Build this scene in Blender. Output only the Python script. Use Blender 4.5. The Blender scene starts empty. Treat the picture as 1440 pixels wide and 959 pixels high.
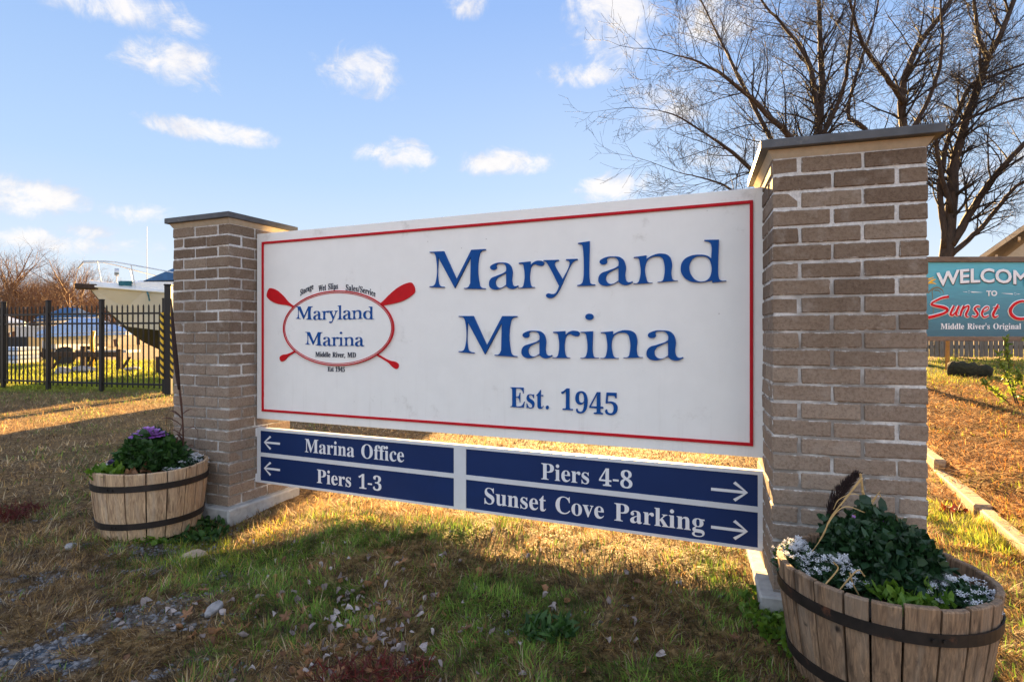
import bpy, bmesh, math, random
import numpy as np
from mathutils import Vector, Matrix, Euler
R = math.radians
rnd = random.Random(11)
scene = bpy.context.scene
H = 1.12                      # eye height
F = 797.0                     # focal length in photo pixels

# ---------------------------------------------------------------- camera
cam_d = bpy.data.cameras.new('camera')
cam = bpy.data.objects.new('camera', cam_d)
scene.collection.objects.link(cam)
cam.location = (0, 0, H)
cam.rotation_euler = (R(90), 0, 0)
cam_d.sensor_width = 36
cam_d.lens = F / 1440 * 36
cam_d.shift_y = -0.0066
cam_d.clip_end = 3000
cam_d.clip_start = 0.05
scene.camera = cam

# ---------------------------------------------------------------- light
SUN_EL, SUN_AZ = R(15.0), math.atan2(0.13, 1.0)      # azimuth from +Y towards +X
scene.view_settings.view_transform = 'Standard'
scene.view_settings.look = 'None'
scene.view_settings.gamma = 1
scene.view_settings.exposure = EXPOSURE = 3.2
world = bpy.data.worlds.new('World')
scene.world = world
world.use_nodes = True
wn, wl = world.node_tree.nodes, world.node_tree.links
wn.clear()

class NT:
    """small helper for writing node trees"""
    def __init__(s, tree): s.t = tree; s.n = tree.nodes; s.l = tree.links
    def put(s, sock, v):
        if v is None: return
        if isinstance(v, bpy.types.NodeSocket): s.l.new(v, sock)
        else: sock.default_value = v
    def math(s, op, a, b=None, c=None, clamp=False):
        n = s.n.new('ShaderNodeMath'); n.operation = op; n.use_clamp = clamp
        s.put(n.inputs[0], a); s.put(n.inputs[1], b)
        if c is not None: s.put(n.inputs[2], c)
        return n.outputs[0]
    def mix(s, f, a, b, mode='MIX'):
        n = s.n.new('ShaderNodeMix'); n.data_type = 'RGBA'; n.blend_type = mode
        s.put(n.inputs[0], f)
        s.put(n.inputs[6], a if isinstance(a, bpy.types.NodeSocket) else (*a[:3], 1))
        s.put(n.inputs[7], b if isinstance(b, bpy.types.NodeSocket) else (*b[:3], 1))
        return n.outputs[2]
    def noise(s, vec, scale, detail=4, rough=0.55, dist=0.0):
        n = s.n.new('ShaderNodeTexNoise')
        if vec is not None: s.l.new(vec, n.inputs['Vector'])
        n.inputs['Scale'].default_value = scale; n.inputs['Detail'].default_value = detail
        n.inputs['Roughness'].default_value = rough; n.inputs['Distortion'].default_value = dist
        return n.outputs['Fac']
    def ramp(s, f, stops):
        n = s.n.new('ShaderNodeValToRGB'); s.l.new(f, n.inputs[0])
        el = n.color_ramp.elements
        while len(el) < len(stops): el.new(0.5)
        for e, (p, c) in zip(el, stops):
            e.position = p; e.color = (c, c, c, 1) if isinstance(c, (int, float)) else (*c[:3], 1)
        return n.outputs[0]
    def smooth(s, v, a, b):
        n = s.n.new('ShaderNodeMapRange'); n.interpolation_type = 'SMOOTHSTEP'
        s.put(n.inputs[0], v); n.inputs[1].default_value = a; n.inputs[2].default_value = b
        return n.outputs[0]
    def vmul(s, v, k):
        n = s.n.new('ShaderNodeVectorMath'); n.operation = 'MULTIPLY'
        s.l.new(v, n.inputs[0]); n.inputs[1].default_value = k; return n.outputs[0]

W = NT(world.node_tree)
sky = wn.new('ShaderNodeTexSky'); sky.sky_type = 'NISHITA'; sky.sun_disc = False
sky.sun_elevation = SUN_EL; sky.sun_rotation = SUN_AZ
sky.altitude = 0; sky.air_density = 1.0; sky.dust_density = 0.15; sky.ozone_density = 2.0
geo = wn.new('ShaderNodeNewGeometry')
sep = wn.new('ShaderNodeSeparateXYZ')
tc = wn.new('ShaderNodeTexCoord')
wl.new(tc.outputs['Generated'], sep.inputs[0])
dx, dy, dz = sep.outputs
az = W.math('ARCTAN2', dx, dy)
el = W.math('ARCSINE', dz)
# clouds: soft lumps at the directions where they stand in the photograph, ragged by noise
wz = W.vmul(tc.outputs['Generated'], (1, 1, 1.35))
n1 = W.noise(wz, 6.5, 8, 0.62, 0.8)
n2 = W.noise(wz, 17.0, 8, 0.7, 0.8)
warp1 = W.math('MULTIPLY', W.math('SUBTRACT', n1, 0.5), 4.6)
warp2 = W.math('MULTIPLY', W.math('SUBTRACT', n2, 0.5), 4.2)
wp = W.math('ADD', warp1, warp2)
CL = [(170, 10, 110, 30, 1.0), (240, 90, 72, 34, 1.0), (75, -15, 60, 25, .7), (505, 100, 55, 36, 1.0), (655, 8, 30, 18, .7), (310, 187, 110, 14, .9),
      (560, 220, 52, 20, .95), (705, 230, 55, 18, 1.0), (40, 275, 75, 26, .95), (130, 326, 45, 12, .9), (70, 340, 120, 14, .7),
      (195, 302, 42, 14, .55), (200, 345, 60, 14, .6), (880, 265, 55, 20, .9), (862, 35, 62, 62, 1.0), (812, 105, 50, 20, .9), (935, 150, 60, 30, .7), (1010, 30, 60, 30, .6),
      (1130, 90, 80, 26, .6), (1040, 215, 80, 26, .6), (1390, 230, 70, 30, .6)]
cover = None
for px, py, a, b, k in CL:
    x, z = (px - 720) / F, (470 - py) / F
    r = math.sqrt(1 + x * x + z * z)
    a0, e0 = math.atan2(x, 1), math.asin(z / r)
    sa = a / F / (1 + x * x); sb = b / F * (math.cos(a0) ** 1.0) * math.cos(e0) ** 2 * 1.0
    ua = W.math('MULTIPLY', W.math('SUBTRACT', az, a0), 1 / sa)
    ue = W.math('MULTIPLY', W.math('SUBTRACT', el, e0), 1 / sb)
    d = W.math('ADD', W.math('POWER', W.math('ABSOLUTE', ua), 2.0), W.math('POWER', W.math('ABSOLUTE', ue), 2.0))
    v = W.math('MULTIPLY', W.math('SUBTRACT', 1.42, d), k)
    v = W.math('MAXIMUM', v, -1.7)
    cover = v if cover is None else W.math('MAXIMUM', cover, v)
# elsewhere on the dome, out of view: heavy noise clouds added to light the sign
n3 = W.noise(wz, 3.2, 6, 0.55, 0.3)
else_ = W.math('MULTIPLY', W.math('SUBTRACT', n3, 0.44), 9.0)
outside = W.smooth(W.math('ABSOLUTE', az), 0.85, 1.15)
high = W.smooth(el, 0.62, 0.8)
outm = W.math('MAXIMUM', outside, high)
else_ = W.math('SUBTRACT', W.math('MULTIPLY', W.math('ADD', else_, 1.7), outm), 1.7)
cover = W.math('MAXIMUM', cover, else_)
dens = W.math('MULTIPLY', W.smooth(W.math('ADD', cover, wp), -0.15, 1.75), .95)
dens = W.math('MULTIPLY', dens, W.smooth(dz, 0.0, 0.03))
skyc = wn.new('ShaderNodeGamma'); wl.new(sky.outputs[0], skyc.inputs[0]); skyc.inputs[1].default_value = 0.45
skym = W.mix(1.0, skyc.outputs[0], (1.25, 1.2, 1.3), 'MULTIPLY')
grad = W.ramp(dz, [(0.0, (.74, .83, .92)), (.10, (.66, .78, .94)), (.25, (.44, .64, .95)), (.50, (.25, .45, .89)), (1.0, (.11, .28, .70))])
KS = 3.9
grad = W.mix(1.0, grad, (KS, KS, KS), 'MULTIPLY')
skym = W.mix(.80, skym, grad)
# clouds away from the sun, out of view, brightened to fill the shaded sign
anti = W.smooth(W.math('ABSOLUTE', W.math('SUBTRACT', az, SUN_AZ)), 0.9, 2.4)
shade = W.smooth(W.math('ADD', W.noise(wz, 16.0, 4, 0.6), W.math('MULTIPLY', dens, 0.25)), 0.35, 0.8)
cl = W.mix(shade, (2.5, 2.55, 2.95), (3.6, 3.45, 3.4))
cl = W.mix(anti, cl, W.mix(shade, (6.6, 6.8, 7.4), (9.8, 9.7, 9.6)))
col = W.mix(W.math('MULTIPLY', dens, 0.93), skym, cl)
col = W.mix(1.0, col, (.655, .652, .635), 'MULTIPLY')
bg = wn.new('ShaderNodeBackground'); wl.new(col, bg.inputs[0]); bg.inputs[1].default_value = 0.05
wo = wn.new('ShaderNodeOutputWorld'); wl.new(bg.outputs[0], wo.inputs[0])

sun_d = bpy.data.lights.new('sun', 'SUN'); sun_d.energy = 5.0; sun_d.angle = R(0.6); sun_d.color = (1.0, 0.62, 0.24)
sun = bpy.data.objects.new('sun', sun_d); scene.collection.objects.link(sun)
sdir = Vector((math.sin(SUN_AZ) * math.cos(SUN_EL), math.cos(SUN_AZ) * math.cos(SUN_EL), math.sin(SUN_EL)))
sun.rotation_euler = sdir.to_track_quat('Z', 'Y').to_euler(); sun.location = (0, 0, 30)

# ---------------------------------------------------------------- object helpers
col_ = scene.collection
def link(o, parent=None):
    col_.objects.link(o)
    if parent is not None: o.parent = parent
    return o
def tag(o, label=None, cat=None, group=None, kind=None):
    if label: o['label'] = label
    if cat: o['category'] = cat
    if group: o['group'] = group
    if kind: o['kind'] = kind
    return o
def empty(name, loc=(0, 0, 0), rz=0.0, label=None, cat=None, group=None):
    o = bpy.data.objects.new(name, None); o.empty_display_size = 0.1
    o.location = loc; o.rotation_euler = (0, 0, rz)
    link(o); return tag(o, label, cat, group)
class MB:
    def __init__(s): s.v = []; s.f = []; s.c = None
    def add(s, vs, fs):
        k = len(s.v); s.v.extend(tuple(v) for v in vs); s.f.extend(tuple(i + k for i in f) for f in fs); return k
    def box(s, x0, y0, z0, x1, y1, z1, ch=0.0, jit=0.0, r=None):
        if ch <= 0:
            vs = [(x, y, z) for z in (z0, z1) for y in (y0, y1) for x in (x0, x1)]
            if jit: vs = [(x + r.uniform(-jit, jit), y + r.uniform(-jit, jit), z + r.uniform(-jit, jit)) for x, y, z in vs]
            s.add(vs, [(0, 2, 3, 1), (4, 5, 7, 6), (0, 1, 5, 4), (2, 6, 7, 3), (0, 4, 6, 2), (1, 3, 7, 5)]); return s
        bm = bmesh.new(); bmesh.ops.create_cube(bm, size=1)
        for v in bm.verts:
            v.co = Vector(((x0 + x1) / 2 + v.co.x * (x1 - x0), (y0 + y1) / 2 + v.co.y * (y1 - y0), (z0 + z1) / 2 + v.co.z * (z1 - z0)))
        bmesh.ops.bevel(bm, geom=bm.edges[:], offset=ch, segments=1, affect='EDGES')
        bm.verts.ensure_lookup_table()
        vs = [tuple(v.co) for v in bm.verts]
        if jit: vs = [tuple(c + r.uniform(-jit, jit) for c in v) for v in vs]
        s.add(vs, [[v.index for v in f.verts] for f in bm.faces]); bm.free(); return s
    def tube(s, pts, rad, n=6, cap=True):
        pts = [Vector(p) for p in pts]
        if not hasattr(rad, '__len__'): rad = [rad] * len(pts)
        k = len(s.v); up = Vector((0.31, 0.17, 0.93)); m = len(pts)
        for i, p in enumerate(pts):
            d = (pts[min(i + 1, m - 1)] - pts[max(i - 1, 0)])
            if d.length < 1e-9: d = Vector((0, 0, 1))
            d.normalize()
            a = d.cross(up)
            if a.length < 1e-3: a = d.cross(Vector((1, 0, 0)))
            a.normalize(); b = d.cross(a)
            for j in range(n):
                t = 2 * math.pi * j / n
                s.v.append(tuple(p + (a * math.cos(t) + b * math.sin(t)) * rad[i]))
        for i in range(m - 1):
            for j in range(n):
                j2 = (j + 1) % n
                s.f.append((k + i * n + j, k + i * n + j2, k + (i + 1) * n + j2, k + (i + 1) * n + j))
        if cap:
            s.f.append(tuple(k + j for j in reversed(range(n)))); s.f.append(tuple(k + (m - 1) * n + j for j in range(n)))
        return s
    def loft(s, rings, closed=True, cap=True):
        n = len(rings[0]); k = len(s.v)
        for r_ in rings: s.v.extend(tuple(p) for p in r_)
        m = n if closed else n - 1
        for i in range(len(rings) - 1):
            for j in range(m):
                j2 = (j + 1) % n
                s.f.append((k + i * n + j, k + i * n + j2, k + (i + 1) * n + j2, k + (i + 1) * n + j))
        if cap and closed:
            s.f.append(tuple(k + j for j in reversed(range(n)))); s.f.append(tuple(k + (len(rings) - 1) * n + j for j in range(n)))
        return s
    def mesh(s, name, mat=None, smooth=False):
        me = bpy.data.meshes.new(name); me.from_pydata(s.v, [], s.f); me.update()
        if mat: me.materials.append(mat)
        if smooth: me.shade_smooth()
        return me
    def build(s, name, mat, parent=None, smooth=False, loc=None):
        o = bpy.data.objects.new(name, s.mesh(name, mat, smooth))
        if loc: o.location = loc
        return link(o, parent)
def fix_normals(o):
    bm = bmesh.new(); bm.from_mesh(o.data); bmesh.ops.recalc_face_normals(bm, faces=bm.faces[:]); bm.to_mesh(o.data); bm.free(); return o
def boxo(name, mat, b, parent=None, ch=0.0, loc=None):
    return MB().box(*b, ch=ch).build(name, mat, parent, loc=loc)
def px2w(px, py, Y): return Vector(((px - 720) / F * Y, Y, H - (py - 470) * Y / F))

# ---------------------------------------------------------------- value noise shared by the ground and the grass
_rs = np.random.RandomState(5); _T = _rs.rand(256, 256)
def vnoise(x, y):
    xi = np.floor(x).astype(int); yi = np.floor(y).astype(int); fx = x - xi; fy = y - yi
    fx = fx * fx * (3 - 2 * fx); fy = fy * fy * (3 - 2 * fy)
    a = _T[xi % 256, yi % 256]; b = _T[(xi + 1) % 256, yi % 256]; c = _T[xi % 256, (yi + 1) % 256]; d = _T[(xi + 1) % 256, (yi + 1) % 256]
    return (a * (1 - fx) + b * fx) * (1 - fy) + (c * (1 - fx) + d * fx) * fy
def fbm(x, y, o=4):
    t = 0; am = .5; tot = 0
    for i in range(o): t = t + am * vnoise(x * 2 ** i + 17 * i, y * 2 ** i + 9 * i); tot += am; am *= .5
    return t / tot
def sstep(x, a, b):
    t = np.clip((x - a) / (b - a), 0, 1); return t * t * (3 - 2 * t)
SO = (-1.646, 3.656); SU = (0.92, -0.392); SV = (0.392, 0.92)     # the sign's own axes on the ground
S_ANG = math.atan2(-0.392, 0.92)
TL0, TL1 = (2.52, 2.79), (3.27, 4.42)                               # foot line of the landscape timbers
def ground_h(x, y, fine=True):
    x = np.asarray(x, float); y = np.asarray(y, float)
    u = (x - SO[0]) * SU[0] + (y - SO[1]) * SU[1]; v = (x - SO[0]) * SV[0] + (y - SO[1]) * SV[1]
    near = np.exp(-((x) / 9) ** 2 - ((y - 4) / 7) ** 2)
    h = 0.078 * np.exp(-((v + .12) / .75) ** 2) * sstep(u, .42, 1.0) * (1 - sstep(u, 3.2, 3.9))  # ridge added along the sign to cut the lit strip short
    h = h * (1 - np.exp(-(((x - 1.2) / .42) ** 2 + ((y - 1.66) / .42) ** 2)))
    h = h - 0.055 * np.exp(-((v + .5) / .5) ** 2) * np.exp(-((u - .14) / .24) ** 2)  # dip added so the sun streak by the left pillar reaches further
    h = h + .6 * np.clip((y - 3.6) / 8.4, 0, 1) * sstep(x, 1.6, 3.2)
    d = ((x - TL0[0]) * (TL1[1] - TL0[1]) - (y - TL0[1]) * (TL1[0] - TL0[0])) / 1.794
    h = h + .07 * sstep(d, 0.0, .25) * sstep(y, 1.5, 2.5) * (1 - sstep(y, 8, 10))
    if fine: h = h + near * ((fbm(x * 1.7, y * 1.7) - .5) * .05 + (fbm(x * 9, y * 9, 3) - .5) * .022)
    return h
def green_mask(x, y):
    """0 dry straw .. 1 green"""
    x = np.asarray(x, float); y = np.asarray(y, float)
    n = fbm(x * 2.3 + 3, y * 2.3 + 8)
    g = sstep(n, .46, .62)
    # greener: middle of the yard in front of the sign, the foot of the right barrel, the lawn inside the fence
    c = np.exp(-((x + .25) / .95) ** 2 - ((y - 2.55) / .55) ** 2) * .9 + np.exp(-((x - 1.25) / .8) ** 2 - ((y - 1.7) / .7) ** 2) * 1.0 + np.exp(-((x + 1.4) / .35) ** 2 - ((y - 3.0) / .45) ** 2)
    c = c + np.exp(-((x - 2.4) / .9) ** 2 - ((y - 3.0) / 1.0) ** 2) * .9
    lawn = sstep(y, 10.6, 11.3) * (1 - sstep(x, -3, 0)) * 1.0 + sstep(y, 8.9, 9.9) * (1 - sstep(x, -3, 0)) * .22
    bank = sstep(x, 2.5, 4) * sstep(y, 7.8, 8.6) * (1 - sstep(y, 11, 12)) * .9
    return np.clip(g * (.20 + c * .8) + c * .20 + lawn * .9 + bank, 0, 1)
def ground_zone(x, y):
    """0..1 how much grey gravel lies bare (lower left)"""
    n = fbm(np.asarray(x) * 3.1 + 40, np.asarray(y) * 3.1 + 11)
    n2 = fbm(np.asarray(x) * 11 + 3, np.asarray(y) * 11 + 5, 3); n = n * .62 + n2 * .42
    return sstep(n, .53, .63) * (1 - sstep(x, -1.6, -.9)) * (1 - sstep(y, 2.9, 3.7)) * .9 + sstep(n, .57, .66) * (1 - sstep(np.asarray(y), 1.9, 2.3)) * .6

# ---------------------------------------------------------------- materials
MATS = {}
def newmat(name):
    m = bpy.data.materials.new(name); m.use_nodes = True
    t = NT(m.node_tree); b = m.node_tree.nodes['Principled BSDF']
    MATS[name] = m; return m, t, b
def bump(t, b, hgt, dist=0.002, strength=0.6):
    n = t.n.new('ShaderNodeBump'); t.l.new(hgt, n.inputs['Height']); n.inputs['Distance'].default_value = dist
    n.inputs['Strength'].default_value = strength; t.l.new(n.outputs[0], b.inputs['Normal'])
def tco(t, which='Object'):
    return t.n.new('ShaderNodeTexCoord').outputs[which]
def simple(name, c, rough=0.6, metal=0.0, var=0.12, scale=20, bmp=0.0, spec=0.5, dirt=None):
    m, t, b = newmat(name); o = tco(t)
    n = t.noise(o, scale, 5, 0.6); n2 = t.noise(o, scale * .17, 3, 0.5)
    f = t.math('ADD', t.math('MULTIPLY', n, .6), t.math('MULTIPLY', n2, .4))
    dk = tuple(v * (1 - var * 1.6) for v in c); lt = tuple(min(1, v * (1 + var)) for v in c)
    cc = t.ramp(f, [(0.3, dk), (0.7, lt)])
    if dirt:
        cc = t.mix(t.smooth(t.noise(o, dirt[1], 6, .7), .58, .75), cc, dirt[0])
    t.l.new(cc, b.inputs['Base Color'])
    b.inputs['Roughness'].default_value = rough; b.inputs['Metallic'].default_value = metal
    b.inputs['Specular IOR Level'].default_value = spec
    if bmp: bump(t, b, n, bmp)
    return m
simple('white_paint', (.83, .83, .81), .55, var=.03, scale=9, bmp=.0008, dirt=((.62, .61, .58), 5))
def streaks(m):
    t = NT(m.node_tree); b = m.node_tree.nodes['Principled BSDF']; src = b.inputs['Base Color'].links[0].from_socket; o = tco(t)
    sp = t.n.new('ShaderNodeSeparateXYZ'); t.l.new(o, sp.inputs[0])
    n = t.noise(t.vmul(o, (7, 7, .45)), 3.0, 5, .7); low = t.smooth(sp.outputs[2], 1.1, .57)
    f = t.math('MULTIPLY', t.smooth(n, .50, .75), t.math('ADD', t.math('MULTIPLY', low, .16), .03))
    c = t.mix(f, src, (.45, .42, .37)); v = t.n.new('ShaderNodeTexVoronoi'); t.l.new(o, v.inputs['Vector']); v.inputs['Scale'].default_value = 9
    c = t.mix(t.math('MULTIPLY', t.smooth(v.outputs['Distance'], .035, .015), .6), c, (.25, .23, .2)); t.l.new(c, b.inputs['Base Color'])
streaks(MATS['white_paint'])
simple('red_paint', (.52, .008, .018), .6, spec=.2, var=.12, scale=30, bmp=.0006)
simple('oar_red', (.55, .006, .012), .6, spec=.2, var=.1, scale=30)
simple('blue_paint', (.001, .068, .29), .6, spec=.2, var=.10, scale=25, bmp=.0004)
simple('navy_vinyl', (.006, .024, .105), .5, spec=.25, var=.10, scale=6)
simple('white_vinyl', (.72, .74, .78), .5, var=.02)
simple('black_paint_small', (.02, .03, .06), .5)
simple('aluminium_frame', (.62, .64, .67), .45, var=.05, scale=12)
simple('dark_bracket', (.05, .055, .06), .5, metal=.4)
simple('screw_black', (.02, .02, .02), .5)
simple('cap_slate', (.075, .080, .090), .62, var=.35, scale=10, bmp=.003, dirt=((.17, .165, .155), 13))
simple('cap_mortar', (.50, .43, .33), .9, var=.12, scale=40, bmp=.003)
simple('concrete', (.40, .40, .39), .9, var=.22, scale=22, bmp=.005, dirt=((.16, .15, .13), 9))
simple('iron_black', (.006, .006, .008), .45, var=.2, scale=8, spec=.4)
simple('hoop_steel', (.020, .014, .012), .6, metal=.2, var=.6, scale=18, bmp=.002, dirt=((.13, .05, .025), 17))
simple('soil', (.035, .025, .018), 1, var=.5, scale=60, bmp=.012)
simple('gelcoat_white', (.72, .72, .70), .25, var=.04, scale=2)
simple('gelcoat_cream', (.60, .56, .46), .3, var=.05, scale=2)
simple('hull_dark', (.014, .015, .02), .6, var=.2, scale=3)
simple('canvas_blue', (.03, .10, .22), .8, var=.2, scale=6, bmp=.01)
simple('tarp_pale_blue', (.28, .40, .62), .7, var=.12, scale=4, bmp=.02)
simple('rail_steel', (.55, .56, .57), .3, metal=.8, var=.05)
simple('black_rubber', (.015, .015, .015), .7)
simple('yellow_paint', (.75, .42, .02), .5, var=.1)
simple('timber_dark', (.055, .032, .02), .85, var=.4, scale=16, bmp=.004)
simple('shed_panel', (.55, .52, .50), .6, var=.06, scale=5)
simple('shrink_wrap', (.70, .72, .74), .4, var=.04, scale=3, bmp=.02)
simple('rope_teal', (.02, .14, .18), .8)
simple('galvanised', (.35, .36, .37), .45, metal=.6)
simple('gravel_grey', (.20, .20, .21), .85, var=.5, scale=30)
simple('stone_grey', (.30, .29, .29), .85, var=.3, scale=25, bmp=.004)
simple('stone_tan', (.42, .33, .24), .85, var=.25, scale=18, bmp=.004)
simple('shingle', (.10, .085, .075), .9, var=.3, scale=30, bmp=.006)
simple('siding', (.50, .42, .30), .8, var=.1, scale=10)
simple('fascia', (.60, .44, .26), .7, var=.15, scale=14)
simple('moss_log', (.022, .018, .012), .95, var=.6, scale=18, bmp=.05, dirt=((.05, .055, .015), 12))
simple('straw', (.46, .30, .12), .8, var=.25, scale=60)
simple('stalk_dark', (.075, .030, .018), .8, var=.35, scale=50)
simple('plume_dark', (.035, .018, .016), .95, var=.4, scale=200)

def leafy(name, c1, c2, rough=.55, trans=.35, scale=30):
    """leaf material: colour varies from leaf to leaf by the 'tint' vertex colour, light passes through"""
    m, t, b = newmat(name)
    at = t.n.new('ShaderNodeAttribute'); at.attribute_name = 'tint'
    n = t.noise(tco(t), scale, 2)
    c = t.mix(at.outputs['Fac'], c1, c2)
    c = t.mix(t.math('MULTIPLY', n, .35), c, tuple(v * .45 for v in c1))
    t.l.new(c, b.inputs['Base Color']); b.inputs['Roughness'].default_value = rough
    tr = t.n.new('ShaderNodeBsdfTranslucent'); t.l.new(c, tr.inputs[0])
    mx = t.n.new('ShaderNodeMixShader'); mx.inputs[0].default_value = trans
    t.l.new(b.outputs[0], mx.inputs[1]); t.l.new(tr.outputs[0], mx.inputs[2])
    t.l.new(mx.outputs[0], t.n['Material Output'].inputs[0])
    return m
leafy('leaf_green', (.020, .065, .014), (.06, .15, .02))
leafy('leaf_darkgreen', (.008, .035, .012), (.028, .085, .022), .5, .2)
leafy('leaf_bright', (.07, .17, .015), (.20, .33, .03), .5, .4)
leafy('leaf_purple', (.22, .02, .34), (.62, .32, .78), .5, .3)
leafy('petal_white', (.65, .67, .72), (.85, .86, .88), .6, .3)
leafy('petal_dark', (.015, .006, .03), (.05, .02, .12), .6, .1)
leafy('dead_leaf', (.20, .15, .13), (.50, .44, .43), .8, .15)
leafy('oak_leaf', (.16, .08, .045), (.40, .20, .09), .75, .25)
leafy('red_leaf', (.07, .012, .010), (.22, .03, .02), .6, .3)
leafy('shrub_leaf', (.10, .19, .02), (.32, .36, .05), .5, .5)

def blademat():
    m, t, b = newmat('grass_blade')
    at = t.n.new('ShaderNodeAttribute'); at.attribute_name = 'col'
    t.l.new(at.outputs['Color'], b.inputs['Base Color']); b.inputs['Roughness'].default_value = .65
    b.inputs['Specular IOR Level'].default_value = .25
    tr = t.n.new('ShaderNodeBsdfTranslucent'); t.l.new(at.outputs['Color'], tr.inputs[0])
    mx = t.n.new('ShaderNodeMixShader'); mx.inputs[0].default_value = .42
    t.l.new(b.outputs[0], mx.inputs[1]); t.l.new(tr.outputs[0], mx.inputs[2])
    t.l.new(mx.outputs[0], t.n['Material Output'].inputs[0])
blademat()

def brickmat():
    m, t, b = newmat('brick')
    oi = t.n.new('ShaderNodeObjectInfo'); o = tco(t); gen = tco(t, 'Generated')
    w = t.n.new('ShaderNodeNewGeometry').outputs['Position']
    sp = t.n.new('ShaderNodeSeparateXYZ'); t.l.new(w, sp.inputs[0])
    base = t.ramp(oi.outputs['Random'], [(0.0, (.145, .103, .073)), (.35, (.185, .136, .098)), (.7, (.22, .163, .118)), (1.0, (.27, .212, .160))])
    # the lower courses are bleached a pale greyish pink
    low = t.smooth(t.math('ADD', sp.outputs[2], t.math('MULTIPLY', t.noise(w, 3.0, 3), .9)), 1.95, 1.2)
    base = t.mix(t.math('MULTIPLY', low, .45), base, (.37, .295, .235))
    gn = t.noise(w, 90, 4, .7); g2 = t.noise(w, 14, 4, .6)
    base = t.mix(t.smooth(gn, .40, .75), base, t.mix(1.0, base, (.62, .58, .56), 'MULTIPLY'))
    base = t.mix(t.math('MULTIPLY', t.smooth(g2, .52, .75), .45), base, (.34, .29, .245))
    # mortar smeared over the edges
    s2 = t.n.new('ShaderNodeSeparateXYZ'); t.l.new(gen, s2.inputs[0])
    nrm = t.n.new('ShaderNodeSeparateXYZ'); t.l.new(tco(t, 'Normal'), nrm.inputs[0])
    side = t.math('LESS_THAN', t.math('ABSOLUTE', nrm.outputs[0]), .6)
    ex = t.math('MULTIPLY', t.math('ADD', t.math('MULTIPLY', t.math('SUBTRACT', t.math('ABSOLUTE', t.math('SUBTRACT', s2.outputs[0], .5)), .5), 3.4), .5), side)
    ez = t.math('MAXIMUM', t.math('ABSOLUTE', t.math('SUBTRACT', s2.outputs[2], .5)), ex)
    sm = t.smooth(t.math('ADD', ez, t.math('MULTIPLY', t.noise(w, 30, 5, .7), .42)), .665, .72)
    base = t.mix(t.math('MULTIPLY', sm, .85), base, (.55, .54, .52))
    t.l.new(base, b.inputs['Base Color']); b.inputs['Roughness'].default_value = .9
    b.inputs['Specular IOR Level'].default_value = .25
    bump(t, b, t.math('ADD', gn, t.math('MULTIPLY', g2, 1.5)), .003, .9)
brickmat()
def mortarmat():
    m, t, b = newmat('mortar'); w = t.n.new('ShaderNodeNewGeometry').outputs['Position']
    n = t.noise(w, 60, 5, .7); n2 = t.noise(w, 6, 3)
    c = t.ramp(n, [(.3, (.42, .41, .40)), (.7, (.74, .73, .71))])
    sz = t.n.new('ShaderNodeSeparateXYZ'); t.l.new(w, sz.inputs[0])
    c = t.mix(t.math('MULTIPLY', t.smooth(t.math('ADD', n2, t.math('MULTIPLY', n, .2)), .48, .66), t.smooth(sz.outputs[2], 1.7, 1.1)), c, (.24, .22, .20))
    t.l.new(c, b.inputs['Base Color']); b.inputs['Roughness'].default_value = .95; bump(t, b, n, .004, 1)
mortarmat()

def woodmat(name, light, dark, grey, streak=.5, axis=(9, 9, .9)):
    m, t, b = newmat(name); o = tco(t); oi = t.n.new('ShaderNodeObjectInfo')
    va = t.n.new('ShaderNodeVectorMath'); va.operation = 'ADD'; t.l.new(o, va.inputs[0])
    cb = t.n.new('ShaderNodeCombineXYZ'); t.l.new(t.math('MULTIPLY', oi.outputs['Random'], 37.0), cb.inputs[0]); t.l.new(t.math('MULTIPLY', oi.outputs['Random'], 11.0), cb.inputs[2])
    t.l.new(cb.outputs[0], va.inputs[1]); o2 = va.outputs[0]
    g = t.noise(t.vmul(o2, axis), 9, 6, .65, 1.2); g2 = t.noise(t.vmul(o2, axis), 2.2, 4, .6, .6); fine = t.noise(t.vmul(o2, axis), 34, 3, .7)
    c = t.ramp(g, [(.28, dark), (.5, tuple((a + b_) / 2 for a, b_ in zip(light, dark))), (.68, light)])
    c = t.mix(t.math('MULTIPLY', t.smooth(g2, .45, .7), streak), c, grey)
    c = t.mix(t.math('MULTIPLY', oi.outputs['Random'], .5), c, t.mix(1.0, c, (.66, .62, .58), 'MULTIPLY'))
    v = t.n.new('ShaderNodeTexVoronoi'); t.l.new(t.vmul(o2, (1, 1, .62)), v.inputs['Vector']); v.inputs['Scale'].default_value = 11
    kn = t.smooth(t.math('ADD', v.outputs['Distance'], t.math('MULTIPLY', g, .06)), .15, .085)
    kn = t.math('MULTIPLY', kn, t.smooth(t.noise(o2, 7, 1), .50, .56))
    c = t.mix(kn, c, tuple(x * .18 for x in dark))
    st_ = t.noise(t.vmul(o2, tuple(a * .8 for a in axis)), 3.3, 3, .6)
    c = t.mix(t.math('MULTIPLY', t.smooth(st_, .56, .72), .75), c, tuple(x * .35 for x in dark))
    c = t.mix(t.math('MULTIPLY', t.smooth(fine, .58, .75), .45), c, tuple(x * .4 for x in dark))
    t.l.new(c, b.inputs['Base Color']); b.inputs['Roughness'].default_value = .8
    bump(t, b, t.math('ADD', g, fine), .0022, .8)
    return m
woodmat('stave_tan', (.68, .48, .29), (.22, .13, .075), (.50, .40, .30))
woodmat('stave_brown', (.40, .26, .155), (.075, .045, .028), (.28, .225, .17), .5)
woodmat('rail_wood', (.24, .17, .12), (.10, .07, .05), (.17, .15, .13), .7, (1.0, 9, 9))
woodmat('timber_pale', (.36, .27, .18), (.15, .105, .07), (.24, .215, .19), .7, (9, 1.0, 9))
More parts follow.
